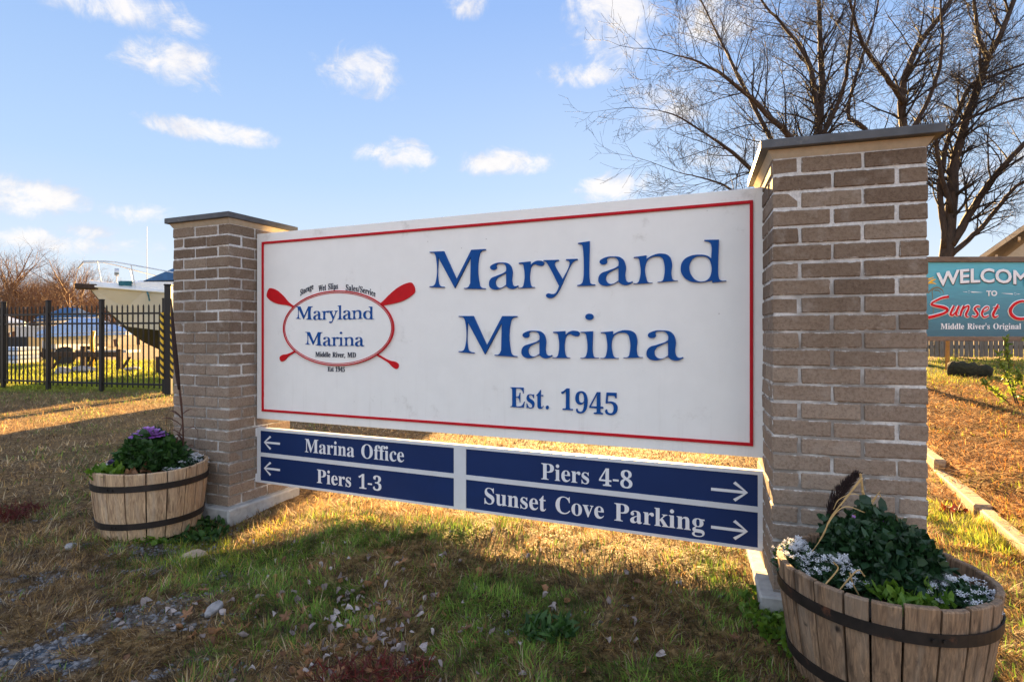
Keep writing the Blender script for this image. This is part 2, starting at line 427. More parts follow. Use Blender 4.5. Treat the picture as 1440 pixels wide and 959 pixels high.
woodmat('picket_grey', (.20, .17, .15), (.085, .072, .062), (.16, .15, .15), .7)

def barkmat(name, c1, c2):
    m, t, b = newmat(name); w = t.n.new('ShaderNodeNewGeometry').outputs['Position']
    n = t.noise(t.vmul(w, (1, 1, .3)), 24, 5, .7)
    t.l.new(t.ramp(n, [(.35, c1), (.65, c2)]), b.inputs['Base Color']); b.inputs['Roughness'].default_value = .85; bump(t, b, n, .01, .8)
barkmat('bark', (.020, .013, .010), (.062, .037, .024))
barkmat('twig', (.009, .006, .005), (.028, .018, .013))
barkmat('far_bark', (.10, .052, .028), (.22, .125, .065))

def groundmat():
    m, t, b = newmat('ground'); w = t.n.new('ShaderNodeNewGeometry').outputs['Position']
    at = t.n.new('ShaderNodeAttribute'); at.attribute_name = 'col'
    n = t.noise(w, 22, 6, .7); n2 = t.noise(w, 90, 3, .7); n3 = t.noise(w, .35, 4, .6)
    c = t.mix(t.smooth(n, .38, .68), t.mix(1.0, at.outputs['Color'], (.28, .25, .23), 'MULTIPLY'), at.outputs['Color'])
    c = t.mix(t.math('MULTIPLY', t.smooth(n2, .55, .75), .5), c, t.mix(1.0, at.outputs['Color'], (1.5, 1.45, 1.35), 'MULTIPLY'))
    c = t.mix(t.math('MULTIPLY', t.smooth(n3, .45, .65), .3), c, (.16, .12, .06))
    t.l.new(c, b.inputs['Base Color']); b.inputs['Roughness'].default_value = .95; b.inputs['Specular IOR Level'].default_value = .15
    bump(t, b, t.math('ADD', n, t.math('MULTIPLY', n2, .5)), .02, .8)
groundmat()
def signblue():
    m, t, b = newmat('welcome_blue'); o = tco(t, 'Generated')
    sp = t.n.new('ShaderNodeSeparateXYZ'); t.l.new(o, sp.inputs[0])
    n = t.noise(t.vmul(o, (3, 1, 9)), 3, 6, .65)
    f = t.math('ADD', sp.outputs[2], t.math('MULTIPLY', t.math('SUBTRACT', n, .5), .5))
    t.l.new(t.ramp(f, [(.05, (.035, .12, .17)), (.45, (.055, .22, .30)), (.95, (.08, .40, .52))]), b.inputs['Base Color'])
    b.inputs['Roughness'].default_value = .45
signblue()
def hazardmat():
    m, t, b = newmat('hazard_stripe'); o = tco(t)
    sp = t.n.new('ShaderNodeSeparateXYZ'); t.l.new(o, sp.inputs[0])
    f = t.math('FRACT', t.math('MULTIPLY', t.math('ADD', sp.outputs[2], t.math('MULTIPLY', sp.outputs[0], 1.2)), 7.5))
    t.l.new(t.ramp(t.math('GREATER_THAN', f, .5), [(.4, (.012, .012, .012)), (.6, (.72, .48, .03))]), b.inputs['Base Color']); b.inputs['Roughness'].default_value = .5
hazardmat()
TIMES = {
"'": '76|35,153,29,153,26,182 24,211,22,240,32,240 43,240,54,240,51,211 49,182,47,153,41,153',
',': '90|21,-43,14,-43,17,-31 20,-17,23,-1,27,14 29,27,31,39,41,39 52,39,62,39,63,38 64,36,64,35,62,23 57,10,52,-4,46,-18 41,-31,36,-43,28,-43',
'-': '108|41,77,13,77,13,86 13,94,13,103,41,103 68,103,95,103,95,94 95,86,95,77,68,77',
'.': '90|50,-5,45,-5,39,-5 34,-3,30,1,26,4 24,10,24,18,24,26 26,32,30,36,34,39 39,41,45,41,50,41 55,39,60,36,64,32 66,26,66,18,66,10 64,4,60,1,55,-3',
'/': '125|13,0,3,0,33,80 63,160,93,240,102,240 112,240,122,240,92,160 62,80,32,0,23,0',
'1': '188|79,0,33,0,33,6 33,12,33,18,42,18 51,18,60,18,66,18 70,19,73,22,76,26 77,31,77,40,77,96 77,152,77,208,68,198 61,189,54,183,47,176 40,173,34,173,28,173 24,175,20,180,16,184 14,190,14,198,21,200 28,202,37,206,45,209 55,215,66,224,74,229 81,235,89,241,102,241 114,241,127,241,127,174 127,107,127,40,127,33 128,27,130,24,133,20 137,18,144,18,153,18 162,18,171,18,171,12 171,6,171,0,125,0',
'3': '188|93,-3,82,-3,65,-3 51,-1,40,2,30,6 22,11,17,17,12,23 9,30,9,37,9,45 12,52,18,56,24,61 30,63,38,63,38,49 42,38,49,31,57,24 67,20,79,20,87,20 93,22,100,25,106,27 111,32,115,40,119,47 121,57,121,70,121,82 116,93,107,101,98,109 85,113,69,113,62,113 55,113,48,113,48,120 48,127,48,134,55,134 62,134,70,134,84,134 95,139,102,148,109,157 112,169,112,184,112,196 110,205,105,212,101,219 94,223,85,223,77,223 70,220,66,215,62,210 59,204,58,196,56,188 56,179,56,171,42,171 31,173,24,178,16,183 12,190,12,200,12,212 18,222,31,231,43,239 62,243,86,243,110,243 129,238,143,229,157,219 164,206,164,188,164,173 159,161,149,151,139,140 127,133,112,128,121,126 131,123,140,119,149,115 157,109,163,101,169,93 172,82,172,69,172,56 170,44,165,35,160,25 153,18,144,12,136,7 126,3,115,0,104,-2',
'4': '188|100,0,60,0,60,6 60,12,60,18,64,18 67,18,70,18,77,18 84,19,89,22,95,25 97,31,97,42,97,49 97,56,97,62,66,62 35,62,4,62,4,69 4,76,4,83,36,135 68,187,100,240,115,240 131,240,146,240,146,188 146,136,146,85,158,85 170,85,181,85,181,77 181,70,181,62,170,62 158,62,146,62,146,56 146,49,146,42,146,31 149,25,154,22,160,19 166,18,174,18,175,18 177,18,178,18,178,12 178,6,178,0,139,0|43,110,28,85,51,85 74,85,97,85,97,104 97,124,97,143,97,153 98,164,98,175,98,187 99,198,100,208,99,205 97,202,95,197,92,193 90,188,87,183,84,178 81,173,79,169,76,165 75,162,73,160,58,135',
'5': '188|92,-3,82,-3,65,-3 52,-1,42,3,32,6 25,11,20,18,16,24 13,30,13,37,13,45 16,51,21,55,26,59 32,60,40,60,40,54 41,48,44,42,46,35 50,30,55,26,61,22 68,20,77,20,85,20 91,22,98,25,104,28 109,34,113,42,117,49 119,60,119,74,119,91 115,103,107,111,99,119 87,124,73,124,64,124 57,123,52,122,46,120 41,119,36,118,30,120 25,122,20,124,24,162 27,201,31,240,73,240 116,240,158,240,158,219 159,199,160,179,153,179 147,179,140,179,139,182 139,186,138,190,137,194 135,197,133,199,131,202 128,203,122,203,99,203 76,203,52,203,51,182 49,161,47,141,51,142 56,143,63,144,70,145 77,146,84,146,110,146 131,140,146,128,162,116 170,98,170,74,170,59 167,47,162,37,157,27 150,20,141,14,133,8 123,3,113,1,103,-2',
'8': '188|119,-3,92,-3,73,-3 58,0,46,5,34,11 25,19,19,29,13,38 10,49,10,61,10,76 15,87,24,97,33,106 45,114,59,121,46,129 36,138,29,148,21,158 18,169,18,182,18,193 20,202,25,212,30,221 38,229,50,234,61,240 76,243,96,243,119,243 137,238,149,226,161,215 167,201,167,184,167,171 163,160,155,152,147,145 136,137,122,130,142,120 156,110,165,100,173,89 178,77,178,63,178,42 170,26,155,14,140,3|90,147,101,141,110,146 116,152,119,158,123,165 125,174,125,185,125,192 124,198,121,203,119,209 116,214,111,218,106,222 101,224,94,224,85,224 77,220,73,213,68,206 65,197,65,186,65,174 68,165,75,159,81,153|82,16,93,16,105,16 114,20,121,28,128,35 131,45,131,58,131,69 127,78,119,85,112,92 99,100,82,108,74,103 68,97,63,89,58,81 55,72,55,60,55,47 59,36,66,28,73,20',
'9': '188|93,-3,76,-3,63,-3 52,-2,44,2,36,6 30,11,27,16,23,22 21,28,21,35,21,40 22,44,25,47,28,50 32,53,38,54,41,44 45,35,52,28,58,21 67,18,78,18,107,18 123,50,125,115,120,109 114,103,106,99,98,95 89,92,78,92,58,92 43,98,30,110,18,122 12,139,12,162,12,178 15,192,21,204,27,217 36,226,48,233,59,240 73,243,89,243,105,243 119,239,132,231,145,224 154,211,162,195,169,178 173,157,173,130,173,112 171,95,167,78,164,62 158,48,150,36,143,24 133,14,120,7,108,0|71,117,92,117,100,117 107,119,112,123,118,127 122,132,125,139,125,168 122,188,116,201,109,214 101,221,91,221,81,221 74,216,68,206,63,197 60,183,60,164,60,132',
'B': '221|45,0,8,0,8,3 8,6,8,9,19,9 27,12,31,16,35,21 37,29,37,41,37,89 37,137,37,184,37,194 36,201,35,206,33,211 30,215,26,216,21,218 15,219,8,219,8,222 8,225,8,228,42,228 76,228,110,228,169,228 198,210,198,175,198,148 180,131,143,124,187,115 209,96,209,66,209,45 201,29,186,17,170,6 148,0,119,0,82,0|91,149,91,126,92,126 93,126,94,126,112,126 124,129,132,136,139,143 142,155,142,173,142,188 140,199,135,206,130,213 121,217,108,217,101,217 96,215,94,212,92,209 91,204,91,195,91,172|103,12,111,12,125,12 136,16,142,25,147,33 150,46,150,64,150,83 146,96,139,104,131,112 117,116,99,116,96,116 94,116,91,116,91,88 91,60,91,33,91,25 92,20,95,17,98,14',
'C': '234|169,-5,128,-5,106,-5 86,0,69,10,51,20 38,34,28,52,18,70 13,91,13,114,13,137 18,158,28,175,38,193 52,207,69,217,87,228 107,233,130,233,145,233 163,228,184,220,187,218 190,218,194,218,202,218 207,223,210,233,212,233 215,233,218,233,218,207 218,180,218,154,215,154 213,154,210,154,202,175 192,191,178,203,165,216 149,222,133,222,92,222 72,185,72,113,72,46 94,12,139,12,152,12 166,15,179,22,192,29 204,40,214,53,217,50 221,47,224,44,201,11',
'D': '248|45,0,10,0,10,3 10,6,10,9,21,9 28,11,31,15,35,18 37,26,37,37,37,87 37,137,37,187,37,200 35,209,30,213,26,217 18,219,7,219,7,222 7,225,7,228,42,228 76,228,111,228,151,228 182,218,203,198,224,178 234,150,234,114,234,38 194,0,114,0,79,0|103,12,111,12,133,12 149,21,160,37,170,54 175,80,175,115,175,183 154,217,111,217,103,217 97,215,95,212,92,208 91,202,91,192,91,140 91,88,91,36,91,27 92,20,95,17,97,14',
'E': '221|72,0,7,0,7,3 7,6,7,8,19,8 27,11,31,15,35,19 38,27,38,39,38,87 38,136,38,184,38,199 35,208,31,213,27,217 19,219,8,219,8,222 8,225,8,228,72,228 136,228,199,228,199,205 199,182,199,160,197,160 194,160,192,160,189,181 182,195,170,203,158,211 140,215,116,215,109,215 103,215,100,214,96,213 94,211,93,208,92,205 91,201,91,194,91,170 91,147,91,123,93,123 95,123,97,123,112,123 123,127,130,134,137,142 141,155,144,173,147,173 149,173,152,173,152,135 152,97,152,59,149,59 147,59,144,59,143,73 140,83,137,91,133,98 127,104,120,107,113,110 104,111,93,111,92,111 92,111,91,111,91,85 91,59,91,34,91,25 93,20,96,17,99,15 106,14,115,14,132,14 145,16,157,19,168,23 178,29,185,37,193,46 200,57,206,72,209,72 212,72,215,72,210,48 206,24,201,0,136,0',
'M': '317|33,0,7,0,7,3 7,6,7,9,18,9 26,12,31,16,35,20 38,28,38,40,38,90 38,141,38,191,38,198 37,204,35,208,34,212 31,214,26,216,22,218 16,219,7,219,7,222 7,225,7,228,36,228 64,228,92,228,114,176 136,123,158,71,181,123 203,176,225,228,253,228 281,228,309,228,309,225 309,222,309,219,298,218 290,216,286,212,282,207 280,200,280,189,280,140 280,91,280,43,280,33 281,26,282,21,284,17 287,13,291,12,295,10 301,9,308,9,308,6 308,3,308,0,271,0 235,0,198,0,198,3 198,6,198,9,206,9 212,11,216,12,221,14 223,17,225,22,227,27 227,33,227,42,227,94 227,147,227,199,200,133 172,66,144,0,141,0 138,0,135,0,108,65 80,130,53,194,53,143 53,91,53,40,53,27 55,19,60,15,64,11 73,9,85,9,85,6 85,3,85,0,59,0',
'O': '263|147,-5,130,-5,114,-5 98,-2,84,4,70,10 58,18,47,29,37,40 28,52,22,67,17,81 14,97,14,114,14,131 17,146,22,161,28,175 37,188,47,199,58,209 71,218,85,224,100,230 115,233,133,233,149,233 165,230,179,224,193,218 205,210,216,199,226,189 234,176,240,162,246,147 249,131,249,114,249,97 246,81,240,67,234,52 226,40,215,29,204,18 192,10,177,4,163,-2|114,6,132,6,171,6 190,42,190,114,190,149 184,176,174,194,163,213 149,222,130,222,92,222 73,186,73,114,73,79 78,52,89,34,99,15',
'P': '209|45,0,8,0,8,3 8,6,8,9,19,9 27,12,31,16,35,20 37,28,37,40,37,90 37,140,37,189,37,200 35,208,31,212,27,216 19,219,8,219,8,222 8,225,8,228,41,228 74,228,107,228,135,228 156,225,168,220,179,215 188,208,195,199,201,190 204,179,204,166,204,147 197,132,183,120,169,109 148,103,121,103,111,103 101,103,91,103,91,82 91,61,91,40,91,28 93,20,97,16,101,12 109,9,121,9,121,6 121,3,121,0,83,0|91,143,91,115,94,115 97,115,101,115,117,115 129,119,136,126,143,134 146,147,146,165,146,182 143,195,138,203,132,211 122,216,108,216,101,216 97,214,95,212,92,209 91,205,91,199,91,171',
'R': '236|45,0,8,0,8,3 8,6,8,9,19,9 27,12,31,16,35,20 37,28,37,40,37,90 37,140,37,189,37,200 35,208,31,212,27,216 19,219,8,219,8,222 8,225,8,228,42,228 75,228,108,228,142,228 167,223,184,213,200,203 209,188,209,167,209,139 192,121,157,112,177,83 196,54,216,25,220,20 223,15,226,13,229,10 233,9,239,9,239,9 240,9,240,9,240,6 240,3,240,0,216,0 193,0,169,0,146,35 124,71,101,106,97,106 94,106,91,106,91,84 91,62,91,40,91,28 93,20,97,16,101,12 109,9,121,9,121,6 121,3,121,0,83,0|91,142,91,117,95,117 98,117,102,117,119,117 132,121,140,129,148,137 152,150,152,168,152,200 139,216,112,216,103,216 97,214,95,211,92,208 91,202,91,193,91,167',
'S': '195|25,-5,21,-5,21,23 21,51,21,79,25,79 28,79,31,79,37,55 45,36,56,25,67,13 81,7,98,7,111,7 121,11,128,18,136,25 139,34,139,45,139,59 130,71,112,80,102,85 92,90,81,95,62,105 48,115,38,126,29,137 25,150,25,166,25,180 28,191,34,201,39,211 47,219,58,225,68,230 79,233,92,233,99,233 107,232,115,231,123,229 132,227,141,224,143,224 144,223,146,223,147,222 148,222,150,222,156,222 159,226,160,233,163,233 166,233,170,233,170,209 170,184,170,160,167,160 164,160,161,160,158,172 153,183,147,192,140,202 133,209,124,214,115,220 106,222,97,222,86,222 77,219,70,213,63,207 60,199,60,190,60,181 63,174,69,168,74,162 83,157,94,151,105,146 116,141,127,136,140,130 151,123,159,117,166,110 172,102,175,94,178,86 180,77,180,66,180,52 176,40,169,29,163,18 153,10,140,4,128,-2 113,-5,96,-5,90,-5 85,-5,79,-4,74,-3 68,-2,63,0,57,2 53,4,49,5,46,6 43,6,42,6,39,6 36,5,35,4,33,2 32,-1,31,-5,28,-5',
'W': '306|89,-5,85,-5,62,62 39,129,16,196,13,204 11,210,8,214,5,217 -1,219,-8,219,-8,222 -8,225,-8,228,25,228 58,228,90,228,90,225 90,222,90,219,83,219 78,218,75,216,72,214 70,210,70,205,70,200 71,194,74,186,86,150 99,113,111,77,124,110 137,143,150,176,148,184 146,192,143,199,141,207 137,212,134,215,130,217 123,219,115,219,115,222 115,225,115,228,150,228 185,228,220,228,220,225 220,222,220,219,204,219 196,215,196,206,196,203 197,199,199,193,212,156 225,120,237,83,248,117 259,151,270,185,273,193 274,199,274,203,274,209 273,213,269,215,265,217 260,219,252,219,252,222 252,225,252,228,272,228 292,228,312,228,312,225 312,222,312,219,305,218 301,215,297,211,294,206 291,199,287,190,266,125 244,60,223,-5,220,-5 217,-5,214,-5,195,48 177,101,158,154,137,101 116,48,95,-5,92,-5',
'a': '172|141,-5,127,-5,110,-5 101,2,100,17,85,3 67,-4,48,-4,36,-4 27,-1,20,6,13,12 10,21,10,32,10,46 17,58,32,68,46,78 69,87,99,95,99,104 99,112,99,121,99,130 97,137,93,141,89,146 83,148,74,148,59,148 52,144,52,137,52,136 54,133,57,128,60,124 61,120,61,116,61,109 59,105,55,101,51,97 45,95,39,95,32,95 26,97,22,102,18,106 16,111,16,118,16,126 19,133,25,139,30,145 38,150,47,154,57,157 68,159,81,159,105,159 122,155,132,146,141,137 146,124,146,105,146,80 146,56,146,31,146,25 147,22,147,20,148,18 150,17,152,17,154,17 157,18,160,21,162,18 163,16,165,14,154,1|65,17,76,17,79,17 82,18,87,20,91,23 96,27,99,32,99,49 99,67,99,85,73,78 59,64,59,42,59,25',
'c': '147|104,-5,78,-5,65,-5 54,-2,43,5,33,12 25,22,19,34,13,46 10,60,10,75,10,91 13,106,20,118,27,131 36,141,48,148,60,156 73,160,87,160,103,160 116,156,125,149,134,142 139,133,139,123,139,116 137,111,133,108,129,104 124,102,118,102,105,102 98,110,98,125,98,127 98,129,98,131,99,132 99,134,99,136,99,144 94,148,85,148,66,148 56,130,56,94,56,69 60,51,69,38,77,25 88,19,102,19,114,19 125,25,136,36,138,34 140,32,142,30,126,7',
'd': '185|88,-5,70,-5,58,-5 48,-2,39,5,30,12 23,21,17,33,12,45 10,59,10,74,10,91 12,106,18,119,23,132 31,142,41,149,50,156 61,159,73,159,89,159 101,153,111,140,111,160 111,180,111,200,111,207 110,212,106,215,103,218 96,219,88,220,88,222 88,225,88,228,112,228 136,228,160,228,160,164 160,101,160,38,160,29 160,24,162,20,164,17 169,15,177,14,177,11 177,8,177,5,159,5 137,2,111,-5,111,3 111,11,111,19,102,3|76,14,86,14,91,14 96,16,101,21,106,25 109,31,111,38,111,66 111,93,111,121,111,126 108,131,103,135,98,139 93,140,87,140,76,140 69,135,65,125,61,114 59,98,59,77,59,56 61,40,65,29,69,19',
'e': '150|104,-5,77,-5,64,-5 52,-2,42,5,32,12 24,22,18,34,13,47 10,62,10,79,10,94 13,108,19,120,25,132 33,142,43,149,54,156 66,159,79,159,98,159 113,153,124,140,136,127 141,109,141,87,141,85 141,84,141,83,114,83 86,83,58,83,59,42 73,21,100,21,113,21 125,28,135,43,137,41 140,39,142,36,126,9|58,98,58,96,72,96 87,96,101,96,101,100 101,104,101,107,101,122 99,132,97,139,94,145 88,148,81,148,66,148 58,133,58,102,58,100',
'f': '107|38,0,7,0,7,3 7,5,7,8,13,9 17,9,20,11,22,12 24,15,25,17,26,20 26,26,26,37,26,71 26,104,26,138,20,138 14,138,8,138,8,144 8,150,8,155,14,155 20,155,26,155,26,162 26,169,26,177,26,194 32,208,42,218,53,228 68,232,87,232,101,232 112,229,120,223,128,216 132,209,132,200,132,193 130,187,126,183,122,180 118,178,112,178,106,178 101,179,98,183,94,186 92,190,92,195,92,200 94,205,96,210,97,211 97,212,98,213,98,215 99,216,99,216,99,220 96,222,90,222,83,222 79,219,77,215,75,210 74,204,74,195,74,182 74,168,74,155,83,155 92,155,102,155,102,150 102,144,102,138,92,138 83,138,74,138,74,103 74,68,74,33,74,22 76,16,79,13,82,10 89,8,100,8,100,5 100,3,100,0,69,0',
'g': '164|101,-70,73,-70,51,-70 35,-67,24,-61,13,-54 7,-46,7,-37,7,-26 16,-18,34,-13,19,-6 12,4,12,15,12,23 15,31,21,37,27,43 37,49,51,55,24,65 11,82,11,106,11,117 14,126,20,134,26,142 34,148,44,152,54,157 66,159,79,159,92,159 104,157,117,152,131,152 145,152,158,152,158,146 158,140,158,134,150,134 142,134,134,134,142,124 146,114,146,102,146,92 143,83,138,76,133,68 126,62,117,58,108,54 98,51,86,51,84,51 81,51,78,52,76,52 73,52,71,52,65,52 60,50,56,47,52,44 50,40,50,36,50,28 57,25,71,25,76,25 82,25,88,25,105,25 119,23,129,20,140,17 147,13,151,6,156,0 158,-8,158,-18,158,-35 151,-47,136,-56,122,-66|71,62,79,62,87,62 92,66,95,73,98,80 100,91,100,105,100,120 98,131,95,138,92,145 87,148,79,148,71,148 65,145,62,138,59,131 57,120,57,105,57,91 59,80,62,73,65,66|65,-58,80,-58,115,-58 132,-50,132,-33,132,-27 129,-23,125,-21,120,-18 112,-17,102,-17,84,-17 66,-17,48,-17,41,-22 37,-29,37,-36,37,-42 40,-47,47,-52,54,-56',
'h': '190|36,0,9,0,9,3 9,5,9,8,16,8 20,10,22,13,25,16 26,21,26,28,26,85 26,142,26,199,26,206 25,211,23,215,21,218 16,219,9,220,9,223 9,225,9,228,31,228 52,228,74,228,74,196 74,165,74,133,86,151 102,159,122,159,151,159 165,141,165,106,165,80 165,54,165,28,165,21 166,16,169,13,171,10 175,8,182,8,182,5 182,3,182,0,155,0 128,0,101,0,101,3 101,5,101,8,102,8 103,8,103,8,113,8 118,15,118,28,118,55 118,82,118,108,118,118 117,124,115,129,112,133 108,136,101,136,91,136 82,130,74,118,74,88 74,58,74,28,74,21 75,16,77,13,79,10 84,8,90,8,90,5 90,3,90,0,63,0',
'i': '99|57,181,50,181,43,181 37,183,32,188,28,193 25,199,25,206,25,213 28,219,32,224,37,229 43,232,50,232,58,232 64,229,68,224,73,219 76,213,76,206,76,199 73,193,68,188,63,183|36,0,9,0,9,3 9,5,9,8,16,9 20,10,23,13,25,15 26,20,26,28,26,61 26,93,26,126,26,134 25,140,23,142,21,145 17,147,10,147,10,150 10,152,10,155,32,155 53,155,74,155,74,113 74,70,74,28,74,21 75,16,77,13,79,10 84,9,90,8,90,5 90,3,90,0,63,0',
'k': '179|36,0,9,0,9,3 9,5,9,8,16,9 20,10,23,13,25,16 26,21,26,28,26,85 26,142,26,199,26,207 25,212,24,215,22,218 17,219,10,220,10,222 10,225,10,228,32,228 53,228,74,228,74,180 74,132,74,84,87,97 100,111,113,124,119,130 122,135,122,139,122,144 116,147,104,147,104,147 103,147,103,147,103,150 103,152,103,155,126,155 149,155,173,155,173,152 173,150,173,147,160,146 148,140,137,130,129,121 120,113,111,104,132,75 152,46,173,17,177,11 182,8,188,8,188,5 188,3,188,0,161,0 133,0,105,0,105,3 105,5,105,8,106,8 107,8,108,8,116,8 120,11,120,16,120,18 118,21,116,25,104,41 93,57,81,74,79,71 76,69,74,67,74,54 74,41,74,28,74,21 75,16,77,13,79,10 84,9,90,8,90,5 90,3,90,0,63,0',
'l': '100|36,0,9,0,9,3 9,5,9,8,16,9 20,10,23,13,25,15 26,20,26,28,26,85 26,142,26,199,26,206 25,211,24,215,22,218 17,219,10,220,10,222 10,225,10,228,31,228 53,228,74,228,74,161 74,94,74,28,74,21 75,16,77,13,79,10 84,9,90,8,90,5 90,3,90,0,63,0',
'n': '190|36,0,9,0,9,3 9,5,9,8,16,8 20,10,22,13,25,16 26,21,26,28,26,61 26,94,26,127,26,134 25,139,23,142,21,145 16,147,9,147,9,150 9,152,9,155,31,155 52,155,74,155,74,148 74,141,74,134,86,151 102,159,122,159,151,159 165,141,165,106,165,80 165,54,165,28,165,21 166,16,169,13,171,10 175,8,182,8,182,5 182,3,182,0,155,0 128,0,101,0,101,3 101,5,101,8,102,8 103,8,103,8,113,8 118,15,118,28,118,55 118,82,118,108,118,118 117,124,115,129,112,133 108,136,101,136,91,136 82,130,74,118,74,88 74,58,74,28,74,21 75,16,77,13,79,10 84,8,90,8,90,5 90,3,90,0,63,0',
'o': '168|99,-5,84,-5,70,-5 56,-1,45,6,34,13 25,23,19,35,13,48 9,61,9,77,9,93 13,107,19,119,25,132 34,142,45,149,56,156 69,159,84,159,99,159 111,156,123,149,134,142 143,132,149,120,155,108 158,93,158,77,158,61 155,47,149,34,143,22 134,12,123,5,112,-2|75,6,84,6,94,6 100,10,104,19,106,24 108,31,109,41,109,50 110,62,110,77,110,106 108,126,104,135,100,145 93,149,84,149,74,149 68,145,64,135,60,126 58,106,58,77,58,63 59,51,60,41,61,31 62,24,64,19,68,10',
'p': '186|39,-70,9,-70,9,-67 9,-64,9,-62,14,-62 18,-60,20,-59,23,-57 24,-54,25,-50,26,-47 26,-41,26,-32,26,19 26,70,26,122,26,132 25,139,23,142,21,145 17,147,10,147,10,150 10,153,10,155,30,155 51,155,72,155,72,147 72,139,72,131,82,150 96,160,115,160,127,160 137,156,146,149,155,142 162,133,167,121,172,109 175,95,175,80,175,64 172,49,167,36,162,23 155,13,146,6,136,-1 126,-5,113,-5,97,-5 84,2,74,16,74,1 74,-14,74,-29,74,-38 75,-45,76,-49,77,-54 80,-57,83,-59,87,-60 92,-61,99,-61,99,-64 99,-67,99,-70,69,-70|87,14,98,14,108,14 115,19,120,30,124,40 126,56,126,77,126,98 124,113,121,124,117,134 110,139,99,139,89,139 81,132,74,118,74,90 74,62,74,34,79,21',
'r': '144|39,0,9,0,9,3 9,5,9,8,16,9 20,10,23,13,25,15 26,20,26,28,26,61 26,93,26,126,26,134 25,140,23,143,21,145 17,147,10,147,10,150 10,152,10,155,31,155 52,155,73,155,73,145 73,136,73,126,79,137 86,145,94,151,101,156 109,159,117,159,126,159 133,157,138,152,142,147 145,141,145,133,145,126 143,121,139,117,135,113 130,111,124,111,118,111 114,113,111,115,108,118 106,121,103,125,101,128 98,130,94,130,90,130 85,127,81,121,77,115 75,106,75,96,75,73 75,51,75,28,75,20 76,15,79,13,83,10 89,9,99,8,99,5 99,3,99,0,69,0',
's': '144|91,-5,76,-5,67,-5 56,-3,43,3,41,4 39,4,37,4,31,4 28,1,26,-4,23,-4 20,-4,18,-4,18,15 18,34,18,53,21,53 24,53,27,53,30,39 35,28,43,19,51,11 60,7,70,7,78,7 85,9,89,13,94,17 96,22,96,29,96,39 90,46,78,52,70,57 62,61,53,65,42,71 33,77,27,85,21,92 18,101,18,110,18,124 23,136,32,145,42,155 54,160,71,160,74,160 78,159,83,158,88,157 93,156,99,154,101,154 102,153,103,153,104,153 106,152,106,152,110,152 113,155,115,160,117,160 120,160,122,160,122,143 122,127,122,111,119,111 117,111,114,111,111,123 105,132,98,139,91,145 83,148,75,148,67,148 62,146,58,143,54,139 52,135,52,130,52,124 54,120,58,116,61,113 66,109,73,106,81,102 88,98,96,95,107,89 115,83,121,76,126,69 129,59,129,47,129,31 124,18,114,9,104,0',
't': '114|84,-5,62,-5,48,-5 39,-1,33,5,27,12 24,22,24,36,24,70 24,105,24,139,19,139 15,139,10,139,10,143 10,146,10,150,24,163 35,174,44,185,53,195 60,204,64,212,67,212 70,212,72,212,72,193 72,174,72,155,83,155 93,155,104,155,104,150 104,145,104,139,93,139 83,139,72,139,72,107 72,74,72,41,72,34 73,29,75,25,76,22 79,20,84,20,92,20 98,26,103,37,106,36 108,34,111,33,101,8',
'u': '187|75,-5,65,-5,50,-5 39,-1,33,9,26,18 23,31,23,48,23,74 23,99,23,124,23,132 22,138,20,141,18,145 13,147,6,147,6,150 6,152,6,155,27,155 49,155,71,155,71,116 71,76,71,37,71,31 72,26,75,23,78,20 83,18,88,18,99,18 107,23,114,33,114,63 114,94,114,124,114,132 113,138,110,142,108,145 103,147,95,147,95,150 95,152,95,155,117,155 139,155,162,155,162,115 162,75,162,35,162,27 163,22,166,19,168,17 173,15,180,15,180,12 180,9,180,6,162,6 140,3,114,-5,114,3 114,12,114,20,109,12 102,6,93,2,85,-3',
'v': '153|74,-5,71,-5,54,38 36,81,19,124,16,131 14,137,11,141,9,144 4,147,-1,147,-1,150 -1,152,-1,155,26,155 54,155,82,155,82,152 82,150,82,147,81,147 79,147,78,147,69,147 64,144,64,138,64,137 65,135,65,134,74,110 83,85,92,61,101,83 109,105,118,126,120,131 121,134,121,136,121,143 114,147,102,147,102,150 102,152,102,155,119,155 136,155,152,155,152,153 152,150,152,147,146,146 142,143,139,139,136,135 133,129,130,122,113,79 97,37,80,-5,77,-5',
'y': '150|34,-70,26,-70,18,-70 11,-68,5,-62,-1,-57 -3,-50,-3,-42,-3,-36 -1,-31,2,-27,6,-22 11,-20,18,-20,24,-20 28,-21,32,-25,35,-28 37,-32,37,-38,37,-39 37,-40,37,-41,37,-42 37,-43,37,-44,37,-47 39,-49,43,-49,47,-49 51,-45,57,-37,60,-33 63,-28,65,-22,67,-17 69,-10,70,-2,53,40 35,83,18,125,16,130 14,134,12,138,10,141 9,143,8,144,6,146 3,147,-2,147,-2,147 -2,147,-2,147,-2,150 -2,152,-2,155,25,155 53,155,81,155,81,152 81,150,81,147,75,147 70,146,68,145,65,144 64,141,64,137,64,136 64,135,65,133,65,132 66,130,66,128,75,105 84,82,93,59,100,80 108,100,115,121,117,124 117,127,118,130,119,133 119,135,119,137,119,141 117,143,115,145,112,146 107,147,101,147,101,150 101,152,101,155,118,155 134,155,150,155,150,152 150,150,150,147,145,147 141,145,139,140,136,136 133,130,130,121,113,77 97,32,81,-12,75,-28 70,-39,65,-48,59,-56 54,-62,48,-65,42,-69',
}
